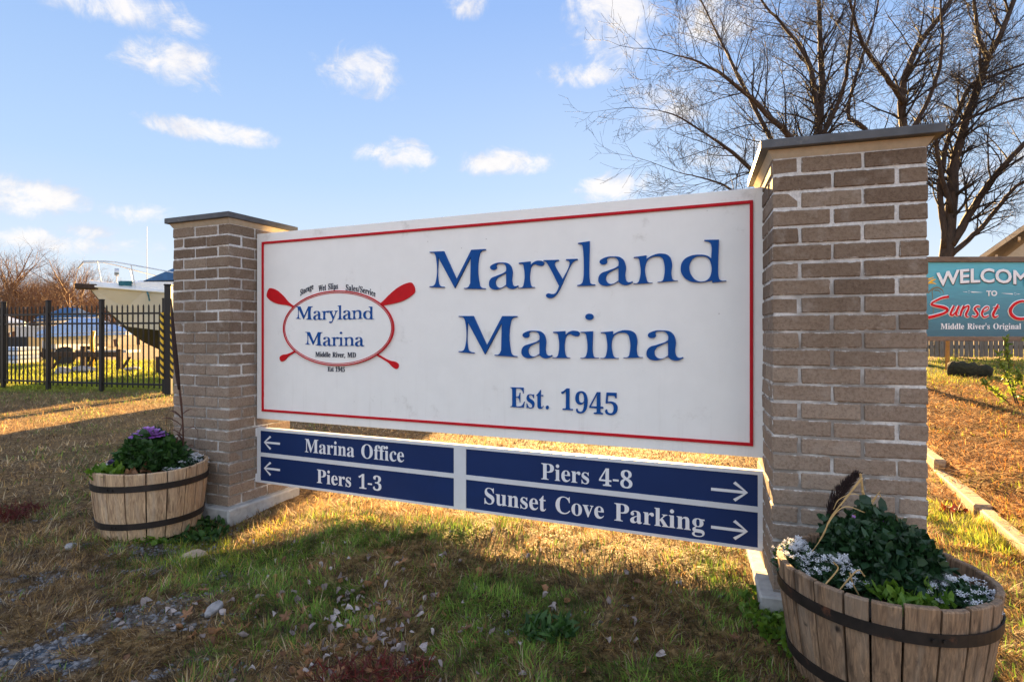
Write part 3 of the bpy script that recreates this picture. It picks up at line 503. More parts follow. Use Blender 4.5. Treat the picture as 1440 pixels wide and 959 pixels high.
TRACED = {
'M': '0,2445,1 184,2443,1 341,2132,1 519,2438,1 692,2436,1 692,2418,1 639,2405,0 617,2362,0 617,2078,0 636,2033,0 692,2019,1 692,2004,1 428,2016,1 428,2031,1 478,2037,0 505,2077,1 511,2345,1 321,2023,1 115,2366,1 115,2112,0 133,2067,0 194,2052,1 194,2035,1 0,2047,1 0,2064,1 56,2072,0 80,2112,0 80,2380,0 62,2417,0 0,2429,1',
'a': '13,2239,0 50,2270,0 152,2284,0 234,2263,0 272,2196,0 272,2068,0 287,2036,0 316,2031,0 334,2039,1 344,2023,1 289,1997,0 234,2003,0 198,2031,1 134,2003,0 69,1995,0 13,2022,0 0,2065,0 22,2118,0 97,2149,0 171,2174,0 198,2191,1 198,2230,0 174,2260,0 130,2267,0 91,2255,0 93,2225,0 60,2204,0 22,2215,0|198,2164,1 143,2139,0 89,2101,0 82,2058,0 106,2027,0 143,2020,0 198,2047,1',
'r': '7,2268,1 140,2276,1 140,2239,1 180,2269,0 233,2279,0 285,2259,0 288,2234,0 262,2216,0 224,2222,0 186,2237,0 154,2219,0 140,2180,0 140,2046,0 154,2017,0 189,2011,1 189,1998,1 0,1996,1 0,2010,1 45,2014,0 62,2045,0 62,2214,0 52,2242,0 7,2249,1',
'i': '3,2267,1 135,2274,1 135,2041,0 148,2018,0 190,2016,1 190,2002,1 0,1998,1 0,2011,1 46,2017,0 63,2040,0 63,2214,0 51,2244,0 3,2252,1|140,2410,0 96,2376,0 51,2412,0 96,2446,0',
'n': '3,2267,1 128,2278,1 128,2247,1 185,2276,0 258,2287,0 330,2263,0 359,2207,0 359,2071,0 373,2036,0 414,2030,1 414,2019,1 224,2011,1 224,2024,1 269,2031,0 282,2062,0 282,2199,0 263,2242,0 217,2255,0 160,2242,0 128,2207,0 128,2052,0 144,2023,0 182,2019,1 182,2007,1 0,2003,1 0,2016,1 40,2021,0 57,2051,0 57,2215,0 45,2246,0 3,2252,1',
'y': '0,3003,1 168,2998,1 168,2979,1 134,2973,0 125,2958,0 206,2804,1 275,2947,0 270,2972,0 239,2982,1 239,3000,1 363,2998,1 363,2980,1 324,2968,0 296,2935,0 156,2661,0 119,2622,0 77,2608,0 34,2624,0 28,2647,0 53,2664,0 95,2657,0 125,2662,0 150,2693,0 165,2732,1 47,2952,0 25,2979,0 0,2985,1',
'l': '7,3158,1 133,3169,1 133,2777,0 145,2751,0 188,2742,1 188,2724,1 0,2725,1 0,2742,1 40,2750,0 58,2774,0 58,3102,0 49,3130,0 7,3144,1',
'd': '206,3091,1 338,3085,1 338,2737,0 353,2718,0 400,2717,1 400,2703,1 276,2693,1 273,2713,1 217,2702,0 155,2700,0 72,2720,0 14,2777,0 0,2843,0 24,2913,0 92,2953,0 175,2959,0 237,2946,0 265,2926,1 265,3036,0 252,3060,0 206,3074,1|263,2864,0 237,2919,0 181,2937,0 124,2927,0 90,2883,0 84,2823,0 108,2762,0 150,2723,0 201,2715,0 242,2735,0 265,2783,0',
}
M = MATS
# ================================================================ THE GROUND
def axis(lo, hi, a, b, step, far):
    c = list(np.arange(a, b + 1e-6, step)); s = step; x = a
    L = []
    while x > lo: s *= 1.28; x -= s; L.append(x)
    s = step; x = b; Rr = []
    while x < hi: s *= 1.28; x += s; Rr.append(x)
    return np.array(L[::-1] + c + Rr)
def base_color(X, Y):
    g = green_mask(X, Y)[..., None]; gr = ground_zone(X, Y)[..., None]
    n = fbm(X * 1.3 + 90, Y * 1.3 + 2)[..., None]
    dry = np.array((.23, .145, .07)) * (1 - n) + np.array((.38, .25, .11)) * n
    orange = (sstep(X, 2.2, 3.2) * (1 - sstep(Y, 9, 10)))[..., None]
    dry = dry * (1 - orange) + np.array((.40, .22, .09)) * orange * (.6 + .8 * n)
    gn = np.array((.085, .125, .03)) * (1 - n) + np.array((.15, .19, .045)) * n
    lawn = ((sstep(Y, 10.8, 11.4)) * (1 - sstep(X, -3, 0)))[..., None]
    gn = gn * (1 - lawn) + np.array((.27, .26, .03)) * lawn  # sunlight on the yard lawn put into a yellower base colour
    c = dry * (1 - g) + gn * g
    c = c * (1 - gr) + np.array((.15, .145, .145)) * gr
    # gravelled boat yard far behind the fence
    yard = (sstep(Y, 17, 21))[..., None]
    return c * (1 - yard) + np.array((.32, .25, .17)) * yard
xs = axis(-900, 900, -6.5, 5.5, .055, 1); ys = axis(-60, 1500, .6, 8.0, .055, 1)
XX, YY = np.meshgrid(xs, ys, indexing='ij'); ZZ = ground_h(XX, YY)
nx, ny = XX.shape
me = bpy.data.meshes.new('ground')
co = np.stack([XX, YY, ZZ], -1).reshape(-1, 3)
idx = np.arange(nx * ny).reshape(nx, ny)
q = np.stack([idx[:-1, :-1], idx[1:, :-1], idx[1:, 1:], idx[:-1, 1:]], -1).reshape(-1, 4)
def np_mesh(me, co, faces_flat, loop_tot):
    n = len(loop_tot)
    me.vertices.add(len(co)); me.vertices.foreach_set('co', np.ascontiguousarray(co, dtype=np.float32).ravel())
    me.loops.add(len(faces_flat)); me.loops.foreach_set('vertex_index', faces_flat.astype(np.int32))
    me.polygons.add(n); st = np.concatenate([[0], np.cumsum(loop_tot)[:-1]])
    me.polygons.foreach_set('loop_start', st.astype(np.int32)); me.update(calc_edges=True)
np_mesh(me, co, q.ravel(), np.full(len(q), 4))
ca = me.color_attributes.new('col', 'FLOAT_COLOR', 'POINT')
cc = base_color(XX, YY).reshape(-1, 3); ca.data.foreach_set('color', np.concatenate([cc, np.ones((len(cc), 1))], 1).astype(np.float32).ravel())
me.shade_smooth(); me.materials.append(M['ground'])
ground = link(bpy.data.objects.new('ground', me)); tag(ground, kind='structure')

# ---------------------------------------------------------------- grass (uncountable)
rs = np.random.RandomState(3)
KEEP_OUT = []      # (cx, cy, r) barrels
def in_frame(x, y, z, m=60):
    px = 720 + F * x / y; py = 470 - F * (z - H) / y
    return (px > -m) & (px < 1440 + m) & (py < 959 + m)
BOXES = [((-1.735, 3.475), S_ANG, -.55, .05, -.05, .56), ((1.011, 2.2), math.atan2(-.298, .954), -.05, .57, -.05, .57)]
def clear(x, y):
    ok = np.ones(len(x), bool)
    for (ox, oy), a, x0, x1, y0, y1 in BOXES:
        u = (x - ox) * math.cos(a) + (y - oy) * math.sin(a); v = -(x - ox) * math.sin(a) + (y - oy) * math.cos(a)
        ok &= ~((u > x0) & (u < x1) & (v > y0) & (v < y1))
    for cx, cy, r in ((-2.19, 3.33, .25), (1.185, 1.82, .25)):
        ok &= (x - cx) ** 2 + (y - cy) ** 2 > r * r
    return ok
def sample(n, y0, y1, p=2.0):
    t = rs.rand(n); y = (y0 ** p + t * (y1 ** p - y0 ** p)) ** (1 / p)
    x = (rs.rand(n) * 2 - 1) * .96 * y
    return x, y
def blades(name, n, y0, y1, L, Wd, kind, p=2.0, dens=None):
    x, y = sample(n, y0, y1, p)
    z = ground_h(x, y); k = in_frame(x, y, z) & clear(x, y); g = green_mask(x, y); gr = ground_zone(x, y)
    r = rs.rand(n)
    if kind == 'green': k &= r < np.clip(g * 1.25, 0, 1)
    else: k &= (r < 1.0 - .55 * g) & (rs.rand(n) > gr * .82)
    if dens is not None: k &= rs.rand(n) < dens(x, y)
    x, y, z, g = x[k], y[k], z[k], g[k]; n = len(x)
    fn = fbm(x * 13 + 5, y * 13 + 9, 3); a = fbm(x * 6 + 31, y * 6 + 77, 3) * 14 + rs.randn(n) * .75; l = L * (.45 + .9 * rs.rand(n)) * (1 - .22 * (1 - sstep(y, 2.0, 3.2))) * (.55 + .95 * fn); w = Wd * (.6 + .8 * rs.rand(n))
    if kind == 'green': tilt = rs.rand(n) ** .8 * 1.0 + .1
    else: tilt = .45 + 1.1 * rs.rand(n) ** .7
    cl = fbm(x * 4 + 60, y * 4) ; l = l * (.55 + .9 * cl)
    curl = rs.randn(n) * .5 + .35
    dx_, dy_ = np.cos(a), np.sin(a); sx, sy = -dy_, dx_
    pts = []
    px_, py_, pz_ = x, y, z - .004
    t0 = tilt
    for seg, ws in enumerate((1.0, .8, 0)):
        if seg:
            tt = t0 + curl * (seg - 1)
            px_ = px_ + dx_ * np.sin(tt) * l / 2; py_ = py_ + dy_ * np.sin(tt) * l / 2; pz_ = pz_ + np.cos(tt) * l / 2
            pz_ = np.maximum(pz_, z + .003)
        if ws > 0:
            pts.append(np.stack([px_ - sx * w * ws / 2, py_ - sy * w * ws / 2, pz_], -1)); pts.append(np.stack([px_ + sx * w * ws / 2, py_ + sy * w * ws / 2, pz_], -1))
        else: pts.append(np.stack([px_, py_, pz_], -1))
    co = np.stack(pts, 1).reshape(-1, 3)
    b = (np.arange(n) * 5)[:, None]
    f = np.concatenate([b + np.array([[0, 1, 3, 2]]), b + np.array([[2, 3, 4]])], 1).ravel()
    me = bpy.data.meshes.new(name); np_mesh(me, co, f, np.tile([4, 3], n))
    v = rs.rand(n)[:, None]; v2 = rs.rand(n)[:, None]; u = fbm(x * 1.1 + 7, y * 1.1 + 30)[:, None]
    if kind == 'green':
        c = np.array((.07, .15, .022)) * (1 - v) + np.array((.20, .30, .045)) * v
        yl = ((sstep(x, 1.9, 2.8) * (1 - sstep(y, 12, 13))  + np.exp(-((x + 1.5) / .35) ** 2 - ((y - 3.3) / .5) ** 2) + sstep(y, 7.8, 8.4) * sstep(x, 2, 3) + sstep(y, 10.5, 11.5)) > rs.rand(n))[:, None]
        c = np.where(yl, np.array((.30, .33, .04)) * (.6 + .6 * v), c)  # yellower at the sun streak and yard, sunlight put into the blade colour
    else:
        c = np.array((.19, .115, .055)) * (1 - v) + np.array((.52, .325, .115)) * v
        pale = (v2 > .86); c = np.where(pale, np.array((.56, .44, .27)), c)
        dk = (v2 < .3); c = np.where(dk, np.array((.12, .075, .05)), c)
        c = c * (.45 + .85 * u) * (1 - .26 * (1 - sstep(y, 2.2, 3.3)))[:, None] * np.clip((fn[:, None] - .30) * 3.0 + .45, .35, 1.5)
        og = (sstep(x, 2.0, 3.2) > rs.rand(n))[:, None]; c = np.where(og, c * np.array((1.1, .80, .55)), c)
    if kind == 'green': c = c * np.clip((fn[:, None] - .30) * 2.6 + .5, .4, 1.4)
    c = np.repeat(c, 5, 0)
    ca = me.color_attributes.new('col', 'FLOAT_COLOR', 'POINT')
    ca.data.foreach_set('color', np.concatenate([c, np.ones((len(c), 1))], 1).astype(np.float32).ravel())
    me.materials.append(M['grass_blade'])
    o = link(bpy.data.objects.new(name, me))
    return o
GN = 1.0
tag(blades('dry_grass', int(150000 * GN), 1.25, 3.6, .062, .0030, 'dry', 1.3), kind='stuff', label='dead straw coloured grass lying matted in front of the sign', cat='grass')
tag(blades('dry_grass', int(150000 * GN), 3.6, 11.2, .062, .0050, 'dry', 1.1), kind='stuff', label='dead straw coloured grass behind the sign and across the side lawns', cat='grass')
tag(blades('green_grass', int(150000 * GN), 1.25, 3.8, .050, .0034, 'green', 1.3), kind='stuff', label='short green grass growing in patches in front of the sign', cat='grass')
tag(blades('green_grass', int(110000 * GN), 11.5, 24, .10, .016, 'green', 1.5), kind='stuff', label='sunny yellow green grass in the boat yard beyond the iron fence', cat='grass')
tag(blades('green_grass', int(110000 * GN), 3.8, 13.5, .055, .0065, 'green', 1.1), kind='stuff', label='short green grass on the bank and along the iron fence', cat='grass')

# ================================================================ BRICK PILLARS
def brick_meshes(L, D, Hh, n):
    out = []
    for i in range(n):
        r = random.Random(100 + i); dl = r.uniform(-.002, .0035); m = MB().box(0, 0, r.uniform(-.001, .001), L - dl, D, Hh + r.uniform(-.002, .001), ch=.004, jit=.0020, r=r)
        out.append(m.mesh('brick', M['brick']))
    return out
def pillar(ox, oy, ang, side, courses, z0, h_course, label, capskew, cap_over=.036):
    root = empty('brick_pillar', (ox, oy, 0), ang, label, 'pillar', 'brick pillars holding the sign')
    J = .0092; hd = .092; bl = (side - hd - 2 * J) / 2; bh = h_course - J
    ms = brick_meshes(bl, hd, bh, 7)
    r = random.Random(int(ox * 100))
    zc = z0
    corners = [(0, 0), (side, 0), (side, side), (0, side)]
    for c in range(courses):
        for k in range(4):
            cx, cy = corners[k]; a = k * math.pi / 2
            for j in range(2):
                # along each side: other side's header end, then two stretchers (mirrored on alternate courses)
                if c % 2 == 0: s = hd + J + j * (bl + J)
                else: s = j * (bl + J)
                me_ = r.choice(ms)
                o = bpy.data.objects.new('brick', me_)
                px_ = cx + math.cos(a) * s; py_ = cy + math.sin(a) * s
                out_ = r.uniform(-.0005, .0030)
                o.location = (px_ + math.sin(a) * out_, py_ - math.cos(a) * out_, zc + r.uniform(-.0012, .0012))
                o.rotation_euler = (r.uniform(-.003, .003), r.uniform(-.006, .006), a + r.uniform(-.003, .003))
                link(o, root)
        zc += h_course
    ms_in = .0042
    MB().box(ms_in, ms_in, z0 - .03, side - ms_in, side - ms_in, zc).build('mortar', M['mortar'], root)
    # bed of mortar under the cap, splayed outwards
    b = MB(); g = .004
    ring = lambda e, z: [(-e, -e, z), (side + e, -e, z), (side + e, side + e, z), (-e, side + e, z)]
    b.loft([ring(-.002, zc - J * .6), ring(.004, zc + .004), ring(.016, zc + .024)]).build('mortar_bed', M['cap_mortar'], root)
    cap = MB(); t = .034; cap.box(-cap_over, -cap_over, 0, side + cap_over, side + cap_over, t, ch=.003)
    co_ = cap.build('cap', M['cap_slate'], root); co_.location = (capskew[0], capskew[1], zc + .0245); co_.rotation_euler = (0, 0, capskew[2])
    return root, zc
# left pillar: front right corner at (-1.735, 3.475); local x runs along the sign
pl, zt = pillar(-1.735 - .5 * SU[0], 3.475 - .5 * SU[1], S_ANG, .50, 26, .062, .0671,
       'brown brick pillar at the left end of the sign, behind the pale planter', (0, 0, 0))
RA = math.atan2(-.298, .954)
pr, zt2 = pillar(1.011, 2.2, RA, .515, 25, .128, .0671, 'tall brown brick pillar at the right end of the sign, behind the grey planter', (-.004, 0, R(-.8)), .042)
for root, side, z0, z1, ov in ((pl, .5, -.12, .058, .045), (pr, .515, -.12, .122, .05)):
    b = MB(); r = random.Random(8)
    b.box(-ov, -ov, z0, side + ov, side + ov, z1, ch=.008, jit=.002, r=r)
    b.build('concrete_footing', M['concrete'], root)

# ================================================================ LETTERING
def curve_obj(splines, name, mat, extrude, parent, offset=0.0, bevel=0.0, res=6, name_kind=None):
    """splines: list of closed lists of (hl, co, hr) or (co, corner). Laid in x/z plane, raised towards -y."""
    cu = bpy.data.curves.new(name, 'CURVE'); cu.dimensions = '2D'; cu.fill_mode = 'BOTH'; cu.extrude = extrude / 2
    cu.offset = offset; cu.bevel_depth = bevel; cu.resolution_u = res; cu.bevel_resolution = 0
    for sp in splines:
        s = cu.splines.new('BEZIER'); s.bezier_points.add(len(sp) - 1); s.use_cyclic_u = True
        for bp, p in zip(s.bezier_points, sp):
            if len(p) == 2:
                bp.co = (*p[0], 0); ty = 'VECTOR' if p[1] else 'AUTO'; bp.handle_left_type = ty; bp.handle_right_type = ty
            else:
                bp.handle_left_type = 'FREE'; bp.handle_right_type = 'FREE'
                bp.handle_left = (*p[0], 0); bp.co = (*p[1], 0); bp.handle_right = (*p[2], 0)
    tmp = bpy.data.objects.new('tmp', cu); col_.objects.link(tmp)
    bpy.context.view_layer.update()
    me = bpy.data.meshes.new_from_object(tmp.evaluated_get(bpy.context.evaluated_depsgraph_get()))
    bpy.data.objects.remove(tmp); bpy.data.curves.remove(cu)
    me.transform(Matrix.Rotation(R(90), 4, 'X')); me.transform(Matrix.Translation((0, -extrude / 2, 0)))
    me.materials.clear(); me.materials.append(mat); me.name = name
    o = bpy.data.objects.new(name, me); return link(o, parent)
def times_splines(text, track=0.0):
    x = 0; out = []; spans = []
    for ch in text:
        if ch == ' ': x += .25 + track; continue
        d = TIMES[ch].split('|'); adv = float(d[0]) / 500
        for sp in d[1:]:
            pts = []
            for p in sp.split(' '):
                v = [float(q_) / 500 for q_ in p.split(',')]
                pts.append(((v[0] + x, v[1]), (v[2] + x, v[3]), (v[4] + x, v[5])))
            out.append(pts)
        x += adv + track
    return out
def fit(spl, x0, x1, z, hscale=None, path=None):
    """scale outlines so they run from x0 to x1 with baseline z; hscale = em height in metres"""
    xs_ = [p[1][0] for s in spl for p in s]; a, b = min(xs_), max(xs_); k = (x1 - x0) / (b - a); kz = hscale or k
    f = lambda q_: (x0 + (q_[0] - a) * k, z + q_[1] * kz)
    if path: f = lambda q_, f0=f: path(*f0(q_))
    return [[(f(p[0]), f(p[1]), f(p[2])) for p in s] for s in spl]
def text_times(text, x0, x1, z, em, mat, parent, name='lettering', extrude=.001, offset=0, path=None, track=0, y=0.0):
    """one object per word"""
    allp = fit(times_splines(text, track), x0, x1, z, em, path); k = 0; os_ = []
    for w in text.split(' '):
        n = sum(len(TIMES[c].split('|')) - 1 for c in w)
        o = curve_obj(allp[k:k + n], name, mat, extrude, parent, offset, res=4); o.location = (0, y, 0); k += n; os_.append(o)
    return os_
BASE = {'M': 1.002, 'a': 1.002, 'r': 1.000, 'i': 1.000, 'n': 1.002, 'y': 1.361, 'l': 1.363, 'd': 1.353}
def traced(ch, x, z, k=1.0):
    out = []
    for sp in TRACED[ch].split('|'):
        pts = []
        for p in sp.split(' '):
            a, b, c = p.split(','); pts.append(((x + float(a) / 2000 * k, z + (float(b) / 2000 - BASE[ch]) * k), int(c)))
        out.append(pts)
    return out

# ================================================================ THE MAIN SIGN
sign = empty('marina_sign', (SO[0], SO[1], 0), S_ANG, 'large white board sign with blue raised Maryland Marina letters between the brick pillars', 'sign')
MB().box(0, 0, .577, 2.992, .042, 1.765, ch=.002).build('board', M['white_paint'], sign)
bt = .0175; d = -.009
for nm, b in (('border_strip', (.048, d, 1.6960, 2.946, .0, 1.710)), ('border_strip', (.048, d, .627, 2.946, 0, .6410)),
              ('border_strip', (.048, d, .6412, .0620, 0, 1.6958)), ('border_strip', (2.9320, d, .6412, 2.946, 0, 1.6958))):
    MB().box(*b, ch=.0015).build(nm, M['red_paint'], sign)
LINE1 = [('M', 1.295), ('a', 1.659), ('r', 1.826), ('y', 1.965), ('l', 2.142), ('a', 2.249), ('n', 2.420), ('d', 2.637)]
LINE2 = [('M', 1.477), ('a', 1.844), ('r', 2.013), ('i', 2.158), ('n', 2.260), ('a', 2.481)]
for line, z in ((LINE1, 1.357), (LINE2, 1.000)):
    for i, (ch, x) in enumerate(line):
        o = curve_obj(traced(ch, x, z), 'letter', M['blue_paint'], .010 + .0006 * (i % 2), sign, offset=-.0019, res=8)
        if (ch, x) == ('y', 1.965): o['label'] = 'blue letter y with a tail curling below its line'
x = 0
em = .104 / .456
words = 'Est. 1945'; adv = []; cx = 0
for ch in words:
    adv.append(cx); cx += .25 if ch == ' ' else float(TIMES[ch].split('|')[0]) / 500
tot = cx; x0, x1 = 1.777, 2.352; kx = (x1 - x0) / tot
for ch, a in zip(words, adv):
    if ch == ' ': continue
    sp = times_splines(ch); mx = min(p[1][0] for s in sp for p in s); MX = max(p[1][0] for s in sp for p in s)
    zb = .741 - (.012 if ch in '945' else 0)
    curve_obj(fit(sp, x0 + (a + mx) * kx, x0 + (a + MX) * kx, zb, em), 'letter', M['blue_paint'], .007, sign, offset=-.0009, res=5)
# emblem: crossed oars behind a double oval ring
EC = (.646, 1.156); EA, EB = .400, .212
def oar(p_blade, p_handle, w, kl=1.25):
    """flat oar outline from blade tip to handle end, in board coordinates"""
    A = Vector(p_blade); B = Vector(p_handle); d_ = (B - A); L = d_.length; d_.normalize(); n_ = Vector((-d_.y, d_.x))
    prof = [(0.0, .55), (.004, .72), (.022, .92), (.055, 1.0), (.085, .88), (.12, .60), (.15, .30), (.168, .20), (.175, .16), (.92, .15), (.945, .24), (.968, .42), (.988, .44), (1.0, .30)]
    prof = [(t * kl if t < .17 else (t if t > .3 else .17 * kl + .03), k) for t, k in prof]
    left = [(A + d_ * t * L + n_ * w * k) for t, k in prof]; right = [(A + d_ * t * L - n_ * w * k) for t, k in reversed(prof)]
    return [[((p.x, p.y), False) for p in left + right]]
o1 = curve_obj(oar((.098, 1.388), (1.085, .935), .040, 1.12), 'oar', M['oar_red'], .0055, sign, res=4)
o2 = curve_obj(oar((1.190, 1.385), (.205, .962), .042, 1.38), 'oar', M['oar_red'], .0075, sign, res=4)
def ell(a, b, n=48, c=EC): return [((c[0] + a * math.cos(2 * math.pi * i / n), c[1] + b * math.sin(2 * math.pi * i / n)), False) for i in range(n)]
disc = curve_obj([ell(EA + .0062, EB + .0062)], 'emblem_plate', M['white_paint'], .0090, sign, res=2)
curve_obj([ell(EA + .013, EB + .013), ell(EA + .0065, EB + .0065)], 'emblem_ring', M['red_paint'], .0135, sign, res=2)
curve_obj([ell(EA + .002, EB + .002), ell(EA - .0025, EB - .0025)], 'emblem_ring', M['red_paint'], .0112, sign, res=2)
def small_word(text, x0, z, k):
    x = x0; out = []
    wd = {'M': .346, 'a': .172, 'r': .146, 'i': .103, 'n': .207, 'y': .178, 'l': .104, 'd': .2}
    adv_ = {'M': .363, 'a': .169, 'r': .141, 'i': .102, 'n': .219, 'y': .178, 'l': .107, 'd': .2}
    for ch in text: out += traced(ch, x, z, k); x += adv_[ch] * k
    return out, x
for text, x0_, z_, k_ in (('Maryland', .338, 1.208, .380), ('Marina', .413, 1.050, .380)):
    x = x0_
    adv_ = {'M': .363, 'a': .169, 'r': .139, 'i': .102, 'n': .219, 'y': .178, 'l': .107, 'd': .2}
    for i, ch in enumerate(text):
        o = curve_obj(traced(ch, x, z_, k_), 'letter', M['blue_paint'], .0032 + .0004 * (i % 2), sign, res=3); o.location = (0, -.0092, 0)
        x += adv_[ch] * k_
def arc(cx, cz, ra, rb):
    """bend a straight line of lettering along the oval"""
    def f(x, z):
        t = (x - cx) / ra; return (cx + ra * math.sin(t), z + rb * (math.cos(t) - 1))
    return f
text_times('Storage', .340, .462, 1.420, .080, M['black_paint_small'], sign, extrude=.003, path=arc(.646, 1.2, .44, .27), track=.02)
text_times('Wet Slips', .505, .655, 1.391, .078, M['black_paint_small'], sign, extrude=.003, path=arc(.646, 1.2, .44, .23), track=.02)
text_times('Sales/Service', .715, .945, 1.383, .078, M['black_paint_small'], sign, extrude=.003, path=arc(.646, 1.2, .50, .27), track=.02)
text_times('Middle River, MD', .492, .795, .983, .066, M['black_paint_small'], sign, extrude=.003, y=-.0092)
text_times('Est 1945', .578, .706, .896, .062, M['black_paint_small'], sign, extrude=.003)
for z in (1.43, .98):
    MB().box(2.985, .012, z - .07, 3.038, .030, z + .07).build('hinge_bracket', M['dark_bracket'], sign)
    MB().box(-.022, .012, z - .07, .006, .030, z + .07).build('hinge_bracket', M['dark_bracket'], sign)

# ================================================================ THE DIRECTION BOARD
db = empty('direction_board', (SO[0], SO[1], 0), S_ANG, 'low white framed board with four navy direction panels under the main sign', 'sign')
Zb, Zt = .168, .519; yb0, yb1 = 0.0, .036
fr = MB()
fr.box(.0, yb0, Zt - .018, 3.014, yb1, Zt); fr.box(.0, yb0, Zb, 3.014, yb1, Zb + .013)
fr.build('frame', M['aluminium_frame'], db)
for x0_, x1_ in ((0.0, .028), (1.444, 1.518), (2.965, 3.014)): MB().box(x0_, yb0 + .0005, Zb + .0132, x1_, yb1 - .0005, Zt - .0182).build('upright', M['aluminium_frame'], db)
for x0_, x1_ in ((.0282, 1.4438), (1.5182, 2.9648)): MB().box(x0_, yb0 + .0005, .336, x1_, yb1 - .0005, .361).build('middle_rail', M['aluminium_frame'], db)
def arrow(x0_, x1_, z, panel, y):
    s = 1 if x1_ > x0_ else -1; t = .0065; hgt = .035; sp = []
    def bar(ax, az_, bx, bz):
        v = Vector((bx - ax, bz - az_)).normalized(); n_ = Vector((-v.y, v.x)) * t
        return [((ax + n_.x, az_ + n_.y), True), ((bx + n_.x, bz + n_.y), True), ((bx - n_.x, bz - n_.y), True), ((ax - n_.x, az_ - n_.y), True)]
    t2 = t
    P = [(x0_, z + t), (x1_ - s * .018, z + t), (x1_ - s * .062, z + hgt), (x1_ - s * .052, z + hgt + .010), (x1_, z), (x1_ - s * .052, z - hgt - .010), (x1_ - s * .062, z - hgt), (x1_ - s * .018, z - t), (x0_, z - t)]
    o = curve_obj([[(p, True) for p in P]], 'arrow', M['white_vinyl'], .0012, panel, res=1); o.location = (0, y, 0)
PANELS = [(.0282, 1.4438, .3612, .5008, 'Marina Office', .395, 1.120, .393, .112, (.192, .056, .428)),
          (.0282, 1.4438, .1812, .3358, 'Piers 1-3', .490, .965, .213, .112, (.192, .056, .262)),
          (1.5182, 2.9648, .3612, .5008, 'Piers 4-8', 1.950, 2.414, .381, .112, (2.770, 2.925, .418)),
          (1.5182, 2.9648, .1812, .3358, 'Sunset Cove Parking', 1.628, 2.742, .219, .116, (2.770, 2.925, .246))]
for x0_, x1_, z0_, z1_, tx, a, b, bz, em_, ar in PANELS:
    p = MB().box(x0_, .005, z0_, x1_, .030, z1_).build('panel', M['navy_vinyl'], db)
    text_times(tx, a, b, bz, em_ * 1.60, M['white_vinyl'], p, extrude=.0012, y=.005)
    arrow(ar[0], ar[1], ar[2], p, .005)
    p['label'] = 'navy panel reading ' + tx
for x in (-.026, 3.0145):
    for z in (.488, .195):
        bk = MB().box(x, -.003, z - .026, x + (.0255 if x < 0 else .0175), .030, z + .026, ch=.0015).build('end_bracket', M['aluminium_frame'], db)
        for q_ in (-.012, .012):
            MB().tube([(x + .009, -.0032, z + q_), (x + .009, -.007, z + q_)], .0045, 8).build('screw', M['screw_black'], bk)
for z in (.488, .195):
    bk = MB().box(2.972, -.0045, z - .024, 3.010, -.0002, z + .024, ch=.001).build('corner_plate', M['aluminium_frame'], db)
    for q_ in (-.010, .012): MB().tube([(2.992, -.0046, z + q_), (2.992, -.008, z + q_)], .0042, 8).build('screw', M['screw_black'], bk)
# ================================================================ BARRELS AND PLANTS
def leafmesh(mb_v, mb_f, tint, c, n, up, L, Wd, r, cup=.25, fold=.2):
    """one leaf: a bent 6 point blade"""
    n = n.normalized(); t = n.cross(up)
    if t.length < 1e-3: t = n.cross(Vector((1, 0, 0)))
    t.normalize(); k = len(mb_v)
    dirn = n; side = t; nor = dirn.cross(side)
    P = [c, c + dirn * L * .35 + side * Wd * .5 + nor * fold * Wd, c + dirn * L * .35 - side * Wd * .5 + nor * fold * Wd,
         c + dirn * L * .75 + side * Wd * .42 - nor * cup * L, c + dirn * L * .75 - side * Wd * .42 - nor * cup * L, c + dirn * L - nor * cup * 2 * L, c + dirn * L * .5 - nor * .02 * L]
    mb_v += [tuple(p) for p in P]
    mb_f += [(k, k + 1, k + 6), (k, k + 6, k + 2), (k + 1, k + 3, k + 6), (k + 2, k + 6, k + 4), (k + 3, k + 5, k + 6), (k + 4, k + 6, k + 5)]
    tint += [r] * 7
def leaf_obj(name, v, f, tint, mat, parent=None):
    me = bpy.data.meshes.new(name); me.from_pydata(v, [], f); me.update()
    a = me.attributes.new('tint', 'FLOAT', 'POINT'); a.data.foreach_set('value', np.array(tint, dtype=np.float32))
    me.materials.append(mat); return link(bpy.data.objects.new(name, me), parent)
def rvec(r):
    while True:
        v = Vector((r.uniform(-1, 1), r.uniform(-1, 1), r.uniform(-1, 1)))
        if .05 < v.length < 1: return v.normalized()
def mound(name, c, rx, rz, n, L, Wd, mat, seed, parent=None, open_up=.5, squash=1.0):
    r = random.Random(seed); v, f, t = [], [], []
    for i in range(n):
        d_ = rvec(r); d_.z = abs(d_.z) * 1.0 - .12
        d_.normalize(); A_ = .05 if seed == 15 else .12; lump = 1 + A_ * math.sin(d_.x * 5 + seed) * math.sin(d_.y * 6 + 1) + .10 * math.sin(d_.z * 9 + d_.x * 7); rad = r.uniform(.50, 1.0) ** .5 * lump * (1.12 if r.random() < .07 else 1)
        p = Vector(c) + Vector((d_.x * rx * rad, d_.y * rx * rad * squash, d_.z * rz * rad))
        dirn = (d_ * .55 + rvec(r) * .75 + Vector((0, 0, open_up * .5))).normalized()
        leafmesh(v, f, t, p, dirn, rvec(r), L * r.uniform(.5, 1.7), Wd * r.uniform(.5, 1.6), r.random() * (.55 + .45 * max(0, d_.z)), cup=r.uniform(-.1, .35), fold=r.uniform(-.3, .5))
    return leaf_obj(name, v, f, t, mat, parent)
